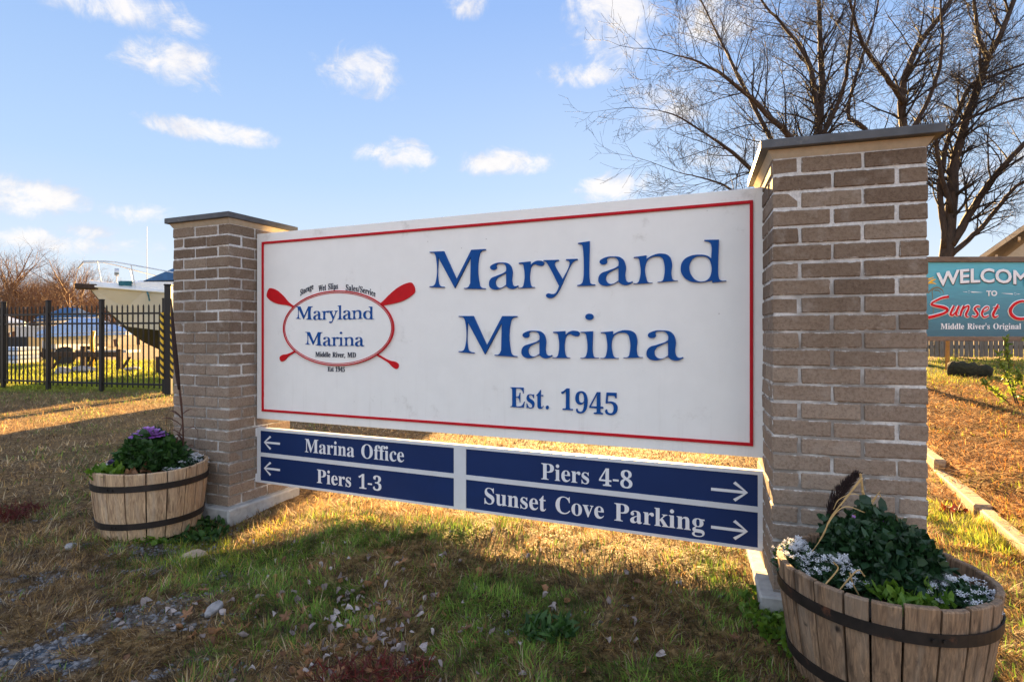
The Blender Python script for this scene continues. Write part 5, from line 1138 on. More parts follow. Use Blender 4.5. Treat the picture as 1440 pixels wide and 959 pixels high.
# ================================================================ BOATS AND YARD
def boat(name, loc, heading, L, B, label, wrap=None, scale=1.0, cover=None):
    """x forwards from the transom, z above ground"""
    root = empty(name, loc, heading, label, 'boat')
    st = 15; hull_t, bottom = MB(), MB(); rt, rb_ = [], []
    def prof(t):
        b = B / 2 * (1 - max(0, (t - .45) / .55) ** 2.2) * (.92 + .08 * min(1, t * 3)); zs = 2.05 + .37 * t ** 1.6; xo = t * L
        return b, zs, xo
    for i in range(st):
        t = i / (st - 1); b, zs, xo = prof(t)
        zc = 1.15 + .35 * max(0, t - .55) ** 1.5 * 3; bc = b * (.86 if t < .6 else .86 * (1 - (t - .6) / .4 * .55)); zk = .55 - .12 * 0 + (0 if t < .62 else ((t - .62) / .38) ** 1.9 * (zs - .65))
        zk = min(zk, zs - .06); zc = max(zc, zk + .03); zc = min(zc, zs - .03); x_ = xo
        b = max(b, .03); bc = max(bc * (1 if zk < zc - .1 else .4), .015)
        zm = zc + (zs - zc) * .5; bm_ = bc + (b - bc) * .40
        rt.append([(x_, b, zs), (x_, bm_, zm), (x_, bc, zc), (x_, -bc, zc), (x_, -bm_, zm), (x_, -b, zs)])
        rb_.append([(x_ - .002, bc - .004, zc - .001), (x_ - .002, bc * .5, (zc + zk) / 2), (x_, 0, zk), (x_ - .002, -bc * .5, (zc + zk) / 2), (x_ - .002, -bc + .004, zc - .001)])
    fix_normals(hull_t.loft(rt).build('hull', M['gelcoat_cream' if wrap is None else 'shrink_wrap'], root, smooth=True)).data.shade_flat()
    bottom.loft(rb_).build('hull_bottom', M['hull_dark'], root)
    # gunwale / rub rail and deck
    for s in (1, -1):
        MB().tube([(prof(i / 14)[2], s * (prof(i / 14)[0] + .01), prof(i / 14)[1] - .03) for i in range(15)], .035, 6).build('rub_rail', M['gelcoat_white'], root)
    dk = MB(); rings = []
    for i in range(15):
        t = i / 14; b, zs, xo = prof(t); b = max(.02, b - .02); rings.append([(xo, b, zs), (xo, b * .5, zs + .10), (xo, 0, zs + .13), (xo, -b * .5, zs + .10), (xo, -b, zs)])
    dk.loft(rings, closed=False).build('deck', M['gelcoat_white'], root, smooth=True)
    for x0_ in (.6, L * .45, L * .7):
        for s in (-1, 1): MB().tube([(x0_, s * B * .45, 0), (x0_, s * B * .30, 1.05)], .035, 6).build('stand_leg', M['galvanised'], root)
        MB().box(x0_ - .2, -.2, 0, x0_ + .2, .2, .50).build('keel_block', M['timber_dark'], root)
    return root, prof
def heading_of(a, b): return math.atan2(b[1] - a[1], b[0] - a[0])
st_, bw_ = (-6.55, 18.2), (-11.15, 14.95)
hd_ = heading_of(st_, bw_); BL = math.dist(st_, bw_)
b1, prof = boat('cabin_cruiser', (*st_, 0), hd_, BL, 2.5, 'cream and white cabin cruiser on stands beyond the iron fence with its bow rail up')
# windscreen under a blue cover, coach roof, rails, fittings
cr = MB(); rings = []
for x, w, z, hh in ((BL * .02, .95, 2.05, .60), (BL * .40, .95, 2.1, .58), (BL * .62, .80, 2.15, .52), (BL * .80, .52, 2.24, .34), (BL * .88, .32, 2.30, .20), (BL * .95, .14, 2.38, .10)):
    rings.append([(x, w, z), (x, w * .88, z + hh * .8), (x, w * .5, z + hh), (x, -w * .5, z + hh), (x, -w * .88, z + hh * .8), (x, -w, z)])
cr.loft(rings).build('coach_roof', M['gelcoat_white'], b1, smooth=False)
ws = MB(); ws.loft([[(BL * .30, .90, 2.66), (BL * .30, .80, 3.18), (BL * .30, -.80, 3.18), (BL * .30, -.90, 2.66)], [(BL * .60, .80, 2.62), (BL * .56, .70, 3.08), (BL * .56, -.70, 3.08), (BL * .60, -.80, 2.62)], [(BL * .79, .42, 2.56), (BL * .64, .52, 3.02), (BL * .64, -.52, 3.02), (BL * .79, -.42, 2.56)]])
ws.build('windscreen_cover', M['canvas_blue'], b1)
for s in (1, -1): MB().tube([(BL * .61, s * .82, 2.62), (BL * .56, s * .73, 3.12)], .025, 6).build('windscreen_frame', M['gelcoat_white'], b1)
MB().box(-.1, -1.0, 3.6, BL * .22, 1.0, 3.68, ch=.03).build('hardtop', M['gelcoat_white'], b1)
for x in (0, BL * .18):
    for s in (-.9, .9): MB().tube([(x, s, 2.3), (x, s, 3.6)], .03, 6).build('hardtop_post', M['rail_steel'], b1)
MB().loft([[(0, .9, 2.3), (0, .9, 3.59), (0, -.9, 3.59), (0, -.9, 2.3)], [(BL * .19, .93, 2.5), (BL * .19, .93, 3.59), (BL * .19, -.93, 3.59), (BL * .19, -.93, 2.5)]]).build('canvas_side', M['canvas_blue'], b1)
def railpt(t, s): b, zs, xo = prof(t); return (xo, s * max(.10, b - .06), zs + .66 - .33 * max(0, (.9 - t)) / .55)
for s in (1, -1):
    pts = [railpt(t, s) for t in (.36, .45, .55, .65, .75, .83, .90, .95)] + [(BL + .12, s * .16, prof(1)[1] + .60), (BL + .24, s * .03, prof(1)[1] + .42)]
    MB().tube(pts, .016, 6).build('bow_rail', M['rail_steel'], b1)
    for t in (.62, .84, .97):
        b, zs, xo = prof(t); p = railpt(t, s); MB().tube([(xo - .10, s * max(.06, b - .03), zs), p], .012, 5).build('stanchion', M['rail_steel'], b1)
MB().box(BL - .25, -.14, prof(1)[1] - .12, BL + .30, .14, prof(1)[1] + .02, ch=.02).build('bow_pulpit', M['timber_dark'], b1)
MB().tube([(BL * .895, .12, 2.45), (BL * .895, .12, 2.72)], .018, 6).build('light_stem', M['rail_steel'], b1)
MB().tube([(BL * .895 - .05, .12, 2.78), (BL * .895 + .05, .12, 2.78)], .10, 12).build('search_light', M['rail_steel'], b1)
m = MB(); r = random.Random(2)
for k_ in range(5): m.tube([(BL * .86 + .13 * math.cos(a * .6) + r.uniform(-.02, .02), .36 + .12 * math.sin(a * .6), 2.42 + .022 * k_ + r.uniform(0, .01)) for a in range(12)], .018, 5)
m.build('coiled_rope', M['rope_teal'], b1)
MB().tube([(BL * .78, .75, 2.3), (BL * .775, .98, 2.15), (BL * .77, .93, 2.0)], .02, 5).build('mooring_line', M['rope_teal'], b1)
an = px2w(197, 316, 16.4); MB().tube([(BL * .77, -.35, 2.4), (BL * .77, -.35, 4.15)], [.016, .005], 6).build('antenna', M['gelcoat_white'], b1)

b2, prof2 = boat('shade_boat', (.3, 18.7, 0), heading_of((.3, 18.7), (-4.35, 16.3)), 5.3, 2.5, 'unseen shrink wrapped boat added behind the sign to shade the left lawn', wrap=1)  # hidden boat, added to cast shade over the left lawn
m = MB(); rings = []
for i in range(9):
    t = i / 8; b, zs, xo = prof2(t * .98); rings.append([(xo, b + .02, zs - .1), (xo, b * .7 + .02, zs + .9), (xo, .04, 4.85 - .7 * t), (xo, -.04, 4.85 - .7 * t), (xo, -b * .7 - .02, zs + .9), (xo, -b - .02, zs - .1)])
m.loft(rings).build('wrap', M['shrink_wrap'], b2)

def small_boat(px0, px1, ytop, ydeck, yk, Y, mat, label, cov):
    a, b = px2w(px0, ydeck, Y), px2w(px1, ydeck, Y); L = b.x - a.x; kz = H - (yk - 470) * Y / F; tz = H - (ytop - 470) * Y / F; dz_ = a.z
    root = empty('trailered_boat', (a.x, Y, 0), .12, label, 'boat'); rings, cv = [], []
    for i in range(9):
        t = i / 8; b_ = .9 * (1 - max(0, t - .4) ** 2 * 2.4); k_ = kz + max(0, t - .6) * .8
        rings.append([(t * L, b_, dz_ + .1 * t), (t * L, b_ * .7, (dz_ + k_) / 2), (t * L, 0, k_), (t * L, -b_ * .7, (dz_ + k_) / 2), (t * L, -b_, dz_ + .1 * t)])
        hh = (tz - dz_) * (math.sin(min(1, t * 1.6 + .15) * math.pi * .62) if t < .7 else .75 - (t - .7) * 1.5); cv.append([(t * L, b_ + .02, dz_ + .1 * t - .12), (t * L, b_ * .8, dz_ + hh * .55), (t * L, .05, dz_ + max(.15, hh)), (t * L, -b_ * .8, dz_ + hh * .55), (t * L, -b_ - .02, dz_ + .1 * t - .12)])
    MB().loft(rings).build('hull', mat, root); MB().loft(cv).build('cover', cov, root)
    MB().box(.3, -.5, .42, L * 1.08, .5, .52).build('trailer_frame', M['galvanised'], root)
    for s in (-.75, .75): MB().tube([(L * .35, s - .09, .33), (L * .35, s + .09, .33)], .33, 16).build('wheel', M['black_rubber'], root)
    return root
small_boat(72, 172, 446, 470, 484, 21.5, M['gelcoat_white'], 'small trailered boat under a pale blue tarp behind the fence', M['tarp_pale_blue'])
small_boat(66, 132, 432, 449, 463, 27.0, M['gelcoat_white'], 'white runabout with a dark blue cover behind the blue tarped boat', M['canvas_blue'])
small_boat(-40, 28, 442, 456, 470, 30.0, M['gelcoat_white'], 'white boat behind the beige trailer at the left edge', M['gelcoat_white'])
# beige box trailer
a, b = px2w(20, 460, 24), px2w(76, 460, 24)
bt_ = empty('box_trailer', (a.x, 24, 0), .05, 'beige box trailer parked beyond the iron fence', 'trailer'); L = b.x - a.x
MB().box(0, 0, .42, L, 2.2, 1.42, ch=.02).build('box_body', M['shed_panel'], bt_)
for i in range(1, 7): MB().box(L * i / 7 - .012, -.006, .45, L * i / 7 + .012, -.0005, 1.39).build('panel_seam', M['galvanised'], bt_)
MB().box(-.05, -.02, 1.421, L + .05, 2.22, 1.47).build('roof_trim', M['gelcoat_white'], bt_)
MB().box(-.9, -.05, .50, L + .1, .05, .415).build('chassis', M['iron_black'], bt_)
for x in (L * .4, L * .58): MB().tube([(x, -.1, .3), (x, .12, .3)], .30, 16).build('wheel', M['black_rubber'], bt_)
a = px2w(0, 495, 21); cr_ = empty('white_crate', (a.x - .7, 21, 0), 0, 'low white slatted crate beneath the dark gap at the left edge', 'crate')
for i in range(4): MB().box(0, 0, .03 + i * .16, 1.35, 1.0, .16 + i * .16, ch=.01).build('slat', M['tarp_pale_blue' if i % 2 else 'gelcoat_white'], cr_)
ds = empty('dark_engine_crate', (px2w(10, 480, 22).x, 22, 0), 0, 'dark boxy equipment beside the beige trailer', 'equipment')
MB().box(0, 0, .02, .8, .7, 1.02, ch=.03).build('casing', M['iron_black'], ds)
for s in (.15, .65): MB().tube([(s, -.05, .12), (s, .75, .12)], .11, 12).build('wheel', M['black_rubber'], ds)
# rail of heavy dark timbers
tr = empty('timber_rail', (px2w(58, 500, 17.5).x, 17.5, 0), 0, 'low dark timber rail on posts on the lawn beyond the fence', 'rail'); x0_ = px2w(58, 500, 17.5).x
for px, s in ((70, 1), (118, 1.15), (168, 1)):
    x = px2w(px, 500, 17.5).x - x0_; MB().box(x - .07, -.07, -.05, x + .07, .07, .66 * s, ch=.01).build('post', M['timber_dark'], tr)
    MB().loft([[(x + .06, -.04, .05), (x + .30, -.04, .42), (x + .36, -.04, .42), (x + .12, -.04, .05)], [(x + .06, .02, .05), (x + .30, .02, .42), (x + .36, .02, .42), (x + .12, .02, .05)]]).build('brace', M['timber_dark'], tr)
xa, xb = px2w(60, 500, 17.5).x - x0_, px2w(172, 500, 17.5).x - x0_; MB().box(xa, -.10, .42, xb, -.072, .58, ch=.008).build('rail', M['timber_dark'], tr)
for px, Y, s in ((118, 16.3, .3), (92, 16.0, .22), (185, 16.9, .22)):
    p = px2w(px, 470, Y); o = link(bpy.data.objects.new('rock', stone_mesh(px, s, s * .8, s * .5, M['stone_grey']))); o.location = (p.x, Y, .08); tag(o, {118: 'large rock at the foot of the middle rail post', 92: 'flat rock left of the middle rail post', 185: 'rock right of the timber rail'}[px], 'rock')
p = px2w(128, 470, 18.6); yp = MB().tube([(0, 0, 0), (.06, 0, .45), (.02, 0, .9), (.08, 0, 1.22)], .06, 8).build('yellow_pole', M['yellow_paint'], None, smooth=True); yp.location = (p.x, 18.6, 0); tag(yp, 'short bent yellow pole standing in front of the blue tarped boat', 'pole')

# ================================================================ LANDSCAPE TIMBERS, BANK, WELCOME SIGN
def gh(x, y): return float(ground_h(x, y, False))
dT = Vector((TL1[0] - TL0[0], TL1[1] - TL0[1], 0)).normalized(); nT = Vector((dT.y, -dT.x, 0))
tb = empty('landscape_timbers', (TL0[0], TL0[1], 0), math.atan2(dT.y, dT.x), 'weathered landscape timbers edging the straw bank right of the brick pillar', 'edging')
s = -1.3; r = random.Random(3)
for L in (1.15, .95, 1.0, 1.1):
    p = Vector((TL0[0], TL0[1], 0)) + dT * (s + L / 2); z = gh(p.x - nT.x * .1, p.y - nT.y * .1)
    m = MB().box(s + .006, -.100, z - .05, s + L - .006, -.012 + r.uniform(-.015, .015), z + .048 + r.uniform(-.01, .012), ch=.008, jit=.004, r=r); o = m.build('timber', M['timber_pale'], tb); o.rotation_euler = (0, 0, r.uniform(-.012, .012)); s += L
# straw mulch on the bank
x, y = sample(60000, 2.2, 10.0, 1.2); z = ground_h(x, y); d = ((x - TL0[0]) * dT.y - (y - TL0[1]) * dT.x)
k_ = in_frame(x, y, z, 30) & (d > .06) & (x > 1.8) & (y < 9 + rs.randn(len(x)) * .4); x, y, z = x[k_], y[k_], z[k_]; n = len(x)
a = rs.rand(n) * 6.28; l = .05 + .09 * rs.rand(n); w = .003 + .003 * rs.rand(n); t_ = .18 * rs.randn(n)
dx_, dy_ = np.cos(a), np.sin(a); e = np.stack([dx_ * l, dy_ * l, np.abs(t_) * l], -1); sd = np.stack([-dy_ * w, dx_ * w, 0 * w], -1); c0 = np.stack([x, y, z + .006 + .03 * rs.rand(n) ** 2], -1)
co = np.stack([c0 - sd, c0 + sd, c0 + e * .5 + sd + [0, 0, .008], c0 + e * .5 - sd + [0, 0, .008], c0 + e], 1).reshape(-1, 3); b_ = (np.arange(n) * 5)[:, None]
f = np.concatenate([b_ + np.array([[0, 1, 2, 3]]), b_ + np.array([[3, 2, 4]])], 1).ravel()
me = bpy.data.meshes.new('straw_mulch'); np_mesh(me, co, f, np.tile([4, 3], n)); v1 = rs.rand(n)[:, None]
cl_ = np.clip((fbm(x * 5 + 2, y * 5, 3)[:, None] - .3) * 2.6 + .4, .35, 1.4); c = (np.array((.17, .08, .03)) * (1 - v1) + np.array((.50, .29, .10)) * v1) * cl_; c = np.repeat(c, 5, 0); ca = me.color_attributes.new('col', 'FLOAT_COLOR', 'POINT'); ca.data.foreach_set('color', np.concatenate([c, np.ones((len(c), 1))], 1).astype(np.float32).ravel())
me.materials.append(M['grass_blade']); tag(link(bpy.data.objects.new('straw_mulch', me)), 'orange brown straw mulch covering the bank to the right', 'straw', kind='stuff')

WY = 8.0; WX = lambda px: (px - 720) / F * WY; WZ = lambda py: H - (py - 470) * WY / F
K8 = WY / F / 7.993
zx = lambda x: WX(1300 + x / 7.993); zz = lambda y: WZ(360 + y / 7.993)
wc = empty('welcome_sign', (WX(1395), WY, 0), 0, 'blue painted welcome board in a grey timber frame right of the tall brick pillar', 'sign'); ox = WX(1395)
ROLL = -.018
wt = lambda pts: pts
x0_, x1_ = WX(1288), WX(1502)
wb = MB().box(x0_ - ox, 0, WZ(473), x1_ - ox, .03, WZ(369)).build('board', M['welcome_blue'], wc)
MB().box(x0_ - ox - .1, -.035, WZ(369) + .002, x1_ - ox + .1, .06, WZ(361.5), ch=.004).build('frame_rail', M['rail_wood'], wc)
MB().box(x0_ - ox - .1, -.035, WZ(479.5), x1_ - ox + .1, .06, WZ(473) - .002, ch=.004).build('frame_rail', M['rail_wood'], wc)
for x in (x0_ - ox - .06, x1_ - ox + .06): MB().box(x - .05, -.02, -.1, x + .05, .05, WZ(369)).build('post', M['rail_wood'], wc)
def sans(text, px0, px1, base, cap, mat, y, off, name, arcf=None, ext=.004):
    cu = bpy.data.curves.new('t', 'FONT'); cu.body = text; cu.extrude = .1; cu.bevel_depth = .022; cu.bevel_resolution = 0; cu.offset = off * .3; cu.resolution_u = 3
    o = bpy.data.objects.new('t', cu); col_.objects.link(o); bpy.context.view_layer.update()
    me = bpy.data.meshes.new_from_object(o.evaluated_get(bpy.context.evaluated_depsgraph_get())); bpy.data.objects.remove(o)
    P = np.array([v_.co[:] for v_ in me.vertices]); a, b = P[:, 0].min(), P[:, 0].max(); h0, h1 = 0, .70
    for v_ in me.vertices:
        u = (v_.co.x - a) / (b - a); X = lin(px0, px1, u); yy = base - v_.co.y / .69 * cap
        if arcf: yy += arcf(u)
        v_.co = Vector((zx(X) - ox, y + (-ext if v_.co.z > 0 else 0), zz(yy)))
    me.materials.clear(); me.materials.append(mat); me.name = name; o = bpy.data.objects.new(name, me); link(o, wc); fix_normals(o); return o
ARC = lambda u: 60 * (abs(u - .5) * 2) ** 2.2 - 22 + 60 * (u - .5) * .25
sans('WELCOME', 137, 1290, 328, 150, M['black_paint_small'], -.0012, 0.0, 'lettering_shadow', ARC, .002)
sans('WELCOME', 125, 1278, 318, 150, M['white_vinyl'], -.012, 0.0, 'lettering', ARC, .004)
sans('TO', 695, 815, 448, 56, M['white_vinyl'], -.001, .03, 'lettering')
def stroke(paths, name, mat, y, extra=0.0, flat=.18):
    m = MB()
    for p in paths:
        pp = curvepts([(zx(a) - ox, 0, zz(b)) for a, b, w in p], 22); n = len(pp); ws = [w for _, _, w in p]; rr = []
        for i in range(n):
            t = i / (n - 1) * (len(ws) - 1); k_ = min(int(t), len(ws) - 2); rr.append((lin(ws[k_], ws[k_ + 1], t - k_) * .62 + extra) * K8)
        m.tube(pp, rr, 8)
    me = m.mesh(name, mat, True)
    for v_ in me.vertices: v_.co.y = y + v_.co.y * flat
    return link(bpy.data.objects.new(name, me), wc)
def sh(p, dx_, dy_=0): return [(a + dx_, b + dy_, w) for a, b, w in p]
E_ = [(650, 632, 10), (705, 605, 10), (718, 578, 9), (690, 572, 12), (655, 605, 17), (642, 655, 20), (668, 688, 16), (722, 668, 8)]
SC = [[(270, 458, 22), (200, 470, 20), (120, 505, 18), (72, 540, 20), (120, 560, 24), (210, 578, 30), (258, 605, 26), (225, 640, 24), (140, 668, 26), (50, 690, 28), (-20, 690, 24)],
      [(330, 560, 18), (305, 610, 22), (290, 655, 22), (315, 665, 16), (355, 620, 12)], [(385, 560, 20), (362, 615, 22), (352, 660, 20), (380, 672, 8)],
      [(440, 560, 18), (415, 615, 22), (398, 675, 20)], [(408, 630, 10), (450, 580, 14), (490, 562, 18), (488, 600, 20), (462, 655, 22), (475, 685, 12), (500, 675, 6)],
      [(622, 572, 10), (590, 565, 16), (560, 592, 20), (580, 625, 22), (596, 655, 22), (570, 684, 18), (530, 672, 10)], E_,
      [(825, 545, 16), (795, 600, 24), (768, 655, 26), (785, 688, 20), (828, 670, 8)], [(768, 582, 10), (842, 578, 10)],
      [(1160, 520, 14), (1090, 508, 20), (1010, 540, 26), (962, 605, 32), (975, 660, 32), (1030, 700, 28), (1110, 705, 24), (1180, 670, 14)],
      [(1290, 580, 14), (1240, 600, 22), (1225, 650, 24), (1260, 690, 20), (1310, 650, 22), (1300, 590, 16), (1290, 580, 12)], [(1370, 575, 18), (1365, 640, 24), (1385, 690, 18), (1430, 630, 14), (1450, 575, 10)], sh(E_, 850, 5)]
stroke(SC, 'script_outline', M['white_vinyl'], -.0035, 9.5, .08); stroke(SC, 'script', M['oar_red'], -.0075, 0, .14)  # wider pale outline set behind the red script
text_times("Middle River's Original Beach", zx(182) - ox, zx(1345) - ox, zz(822), K8 * 140, M['white_vinyl'], wc, extrude=.002)
for cx_, s_ in ((500, 1), (1018, 1)):
    for q_ in range(5):
        a = q_ * 1.2566 + .3; stroke([[(cx_ + 11 * math.cos(a), 405 + (cx_ > 800) * 22 + 11 * math.sin(a), 9), (cx_ + 14 * math.cos(a), 405 + (cx_ > 800) * 22 + 14 * math.sin(a), 9)]], 'flower_petal', M['white_vinyl'], -.002)
stroke([[(430, 405, 1), (475, 405, 7)], [(525, 406, 12), (655, 410, 1)], [(865, 420, 1), (990, 428, 12)], [(1045, 429, 7), (1080, 429, 1)]], 'ornament_line', M['white_vinyl'], -.002)
# painted palm fronds at the left of the board
stroke([[(40, 310, 22), (90, 275, 20), (130, 262, 6)], [(30, 270, 22), (80, 250, 10), (105, 238, 5)], [(45, 300, 20), (100, 305, 14), (135, 318, 4)]], 'painted_frond', MATS['yellow_paint'], -.001, 0, .06)
stroke([[(40, 420, 12), (90, 370, 20), (150, 355, 16), (200, 385, 10), (215, 425, 4)], [(110, 385, 14), (160, 390, 10), (185, 420, 4)], [(95, 380, 10), (80, 420, 3)]], 'painted_frond', simple('frond_grey', (.16, .17, .12), .6), -.001, 0, .06)
stroke([[(85, 400, 10), (95, 500, 8), (100, 640, 8)]], 'painted_trunk', MATS['frond_grey'], -.0008, 0, .06)

# weathered picket fence behind the welcome sign
pf = empty('picket_fence', (px2w(1290, 470, 12).x, 12, gh(8.6, 12)), 0, 'grey weathered wooden picket fence under and behind the welcome sign', 'fence'); r = random.Random(9)
L = px2w(1475, 470, 12).x - px2w(1290, 470, 12).x; n = int(L / .105); pms = [MB().box(-.044, 0, .03 + .02 * random.Random(i).random(), .044, .02, 1.0 + .03 * random.Random(i).random(), ch=.004).mesh('picket', M['picket_grey']) for i in range(4)]
for i in range(n):
    o = bpy.data.objects.new('picket', r.choice(pms)); o.location = (i * .105, r.uniform(0, .008), 0); o.rotation_euler = (0, r.uniform(-.012, .012), 0); link(o, pf)
for z in (.25, .75): MB().box(-.05, .03, z - .04, L, .07, z + .04).build('rail', M['picket_grey'], pf)
p = px2w(1332, 505, 10.2); o = MB().tube([(0, 0, -.1), (.01, 0, .55)], .035, 8).build('orange_post', simple('post_orange', (.42, .16, .03), .7, var=.3), None); o.location = (p.x, 10.2, gh(p.x, 10.2)); tag(o, 'short orange post behind the dark log', 'post')  # orange base colour varied by noise
# dark mossy log
p = px2w(1333, 515, 9.4); q_ = px2w(1396, 522, 9.0); m = MB(); r = random.Random(5); A_ = Vector((p.x, p.y, gh(p.x, p.y) + .10)); B_ = Vector((q_.x, q_.y, gh(q_.x, q_.y) + .08)); pts = [A_.lerp(B_, i / 9) + Vector((0, 0, r.uniform(-.01, .015))) for i in range(10)]
m.tube(pts, [.11, .155, .14, .16, .125, .15, .115, .135, .12, .07], 12); o = m.build('fallen_log', M['moss_log'], None, smooth=True); tag(o, 'dark mossy log lying on the bank below the welcome sign', 'log')
# leafy shrub at the right edge
sh_ = empty('leafy_shrub', (px2w(1440, 570, 6.6).x, 6.6, gh(6, 6.6)), 0, 'young yellow green leafy shrub at the right edge of the bank', 'shrub'); v, f, t = [], [], []; r = random.Random(12)
for sx_, sz_, hh in ((-.28, 0, .62), (-.12, .1, .80), (.05, 0, .95), (.2, -.1, .7), (-.4, .05, .30), (0, .2, .6), (-.2, -.15, .42)):
    P = [(sx_ * .3, sz_ * .3, 0), (sx_ * .6, sz_, hh * .4), (sx_ * .9, sz_, hh * .75), (sx_ * 1.1, sz_, hh)]
    MB().tube(P, [.008, .006, .004, .002], 5).build('stem', M['bark'], sh_)
    for i in range(75):
        s = .15 + .85 * r.random(); k_ = min(2, int(s * 3)); c = Vector(P[k_]).lerp(Vector(P[k_ + 1]), s * 3 - k_); leafmesh(v, f, t, c, (rvec(r) + Vector((0, 0, .3))).normalized(), rvec(r), .055 * r.uniform(.5, 1.3), .026, r.random())
leaf_obj('foliage', v, f, t, M['shrub_leaf'], sh_)
# house gable behind the welcome sign
hx = 20.2; hs = empty('house', (hx, 24, 0), R(-40), 'house with a sunlit sloping gable roof behind the welcome sign at the right edge', 'house')
MB().box(.5, 0, 0, 8.5, 7, 4.0).build('wall', M['siding'], hs)
for j in range(9): MB().box(.5, -.02, 1.2 + j * .27, 8.5, -.001, 1.2 + j * .27 + .25, ch=.005).build('siding_board', M['siding'], hs)
zr0, zr1 = 4.25, 8.2
rf = MB(); rf.loft([[(-.3, -.5, zr0), (-.3, 7.5, zr0), (-.3, 7.5, zr0 + .16), (-.3, -.5, zr0 + .16)], [(4.5, -.5, zr1), (4.5, 7.5, zr1), (4.5, 7.5, zr1 + .16), (4.5, -.5, zr1 + .16)], [(9.3, -.5, zr0), (9.3, 7.5, zr0), (9.3, 7.5, zr0 + .16), (9.3, -.5, zr0 + .16)]])
rf.build('roof', M['shingle'], hs)
MB().loft([[(-.32, -.56, zr0 - .08), (-.32, -.52, zr0 - .08), (-.32, -.52, zr0 + .13), (-.32, -.56, zr0 + .13)], [(4.5, -.56, zr1 - .08), (4.5, -.52, zr1 - .08), (4.5, -.52, zr1 + .13), (4.5, -.56, zr1 + .13)]]).build('fascia', M['fascia'], hs)
for i in range(6):
    t = i / 6; MB().box(.2 + 4.2 * t, -.5, zr0 + (zr1 - zr0) * t + .02, .28 + 4.2 * t, 0, zr0 + (zr1 - zr0) * t + .16).build('rafter', M['fascia'], hs)
MB().loft([[(.5, .0, 4.0), (.5, .1, 4.0), (.5, .1, 4.3), (.5, 0, 4.3)], [(4.5, .0, 4.0), (4.5, .1, 4.0), (4.5, .1, 8.0), (4.5, 0, 8.0)], [(8.5, .0, 4.0), (8.5, .1, 4.0), (8.5, .1, 4.3), (8.5, 0, 4.3)]]).build('gable', M['siding'], hs)

# ================================================================ BARE TREES
def grow(mb, r, p, d, rad, L, lvl, maxl, sides, nchild, droop=0.0, spread=.75):
    n = 5 if lvl < maxl else 3; pts = [p.copy()]; rr = [rad]; q = p.copy(); dd = d.copy(); w = rvec(r) * .22
    for i in range(n):
        dd = (dd + w * .5 + rvec(r) * .17 + Vector((0, 0, .06 - droop))).normalized(); q = q + dd * (L / n); pts.append(q.copy()); rr.append(max(.0022, rad * (1 - .80 * (i + 1) / n)))
    mb.tube(pts, rr, sides if lvl < 2 else 3, cap=False)
    if lvl >= maxl: return
    for c in range(nchild[lvl]):
        t = .18 + .82 * (c + r.random()) / nchild[lvl]; k_ = min(n - 1, int(t * n)); pp = pts[k_].lerp(pts[k_ + 1], t * n - k_)
        ax = (pts[k_ + 1] - pts[k_]).normalized(); o_ = rvec(r); o_ = (o_ - ax * o_.dot(ax)).normalized()
        nd = (ax * (1 - spread * .45) + o_ * spread * r.uniform(.6, 1.1)).normalized()
        grow(mb, r, pp, nd, max(.0030, rr[k_] * .55), L * r.uniform(.42, .72) * (1.12 - .5 * t), lvl + 1, maxl, sides, nchild, droop, spread)
def px_ref(p, Y): return 720 + F * p.x / max(1, p.y)
def tree(base_px, Y, limbs, label, seed, dens=1.0):
    b = px2w(base_px, 470, Y); root = empty('bare_tree', (b.x, Y, gh(b.x, Y)), 0, label, 'tree'); o_ = root.location; r = random.Random(seed); tw = MB()
    for i, (dy, P) in enumerate(limbs):
        n = len(P); pts = [px2w(px, py, Y + dy * k_ / (n - 1)) - o_ for k_, (px, py, w) in enumerate(P)]; rad = [w * .37 * Y / F for _, _, w in P]
        if i == 0: pts = [Vector((0, 0, -.3))] + pts; rad = [rad[0] * 1.15] + rad
        # smooth
        sp = curvepts(pts, 16); m_ = len(sp); rr = []
        for k_ in range(m_):
            t = k_ / (m_ - 1) * (len(rad) - 1); j = min(int(t), len(rad) - 2); rr.append(lin(rad[j], rad[j + 1], t - j))
        sp = [p + rvec(r) * rr[k_] * .35 for k_, p in enumerate(sp)]
        MB().tube(sp, rr, 9 if i == 0 else 7).build('trunk' if i == 0 else 'limb', M['bark'], root, smooth=True)
        tot = sum((sp[k_ + 1] - sp[k_]).length for k_ in range(m_ - 1)); nb = int(tot * 4.6 * dens)
        for c in range(nb):
            t = (.32 if i == 0 else .10) + (.68 if i == 0 else .9) * (c + r.random()) / nb; k_ = min(m_ - 2, int(t * (m_ - 1))); pp = sp[k_].lerp(sp[k_ + 1], .5)
            ax = (sp[k_ + 1] - sp[k_]).normalized(); q = rvec(r); q = (q - ax * q.dot(ax)).normalized(); nd = (ax * .6 + q * r.uniform(.5, 1.0) + Vector((0, 0, .15))).normalized()
            grow(tw, r, pp, nd, max(.0035, rr[k_] * .34), r.uniform(.7, 1.55) * (.75 if px_ref(pp + o_, Y) < 1010 else 1), 1, 3, 4, (0, 6, 6, 0), .03)
        grow(tw, r, sp[-1], (sp[-1] - sp[-2]).normalized(), rr[-1], 1.4, 1, 3, 4, (0, 6, 4, 0), .0)
    tag(tw.build('twigs', M['twig'], root), kind='stuff')
    return root
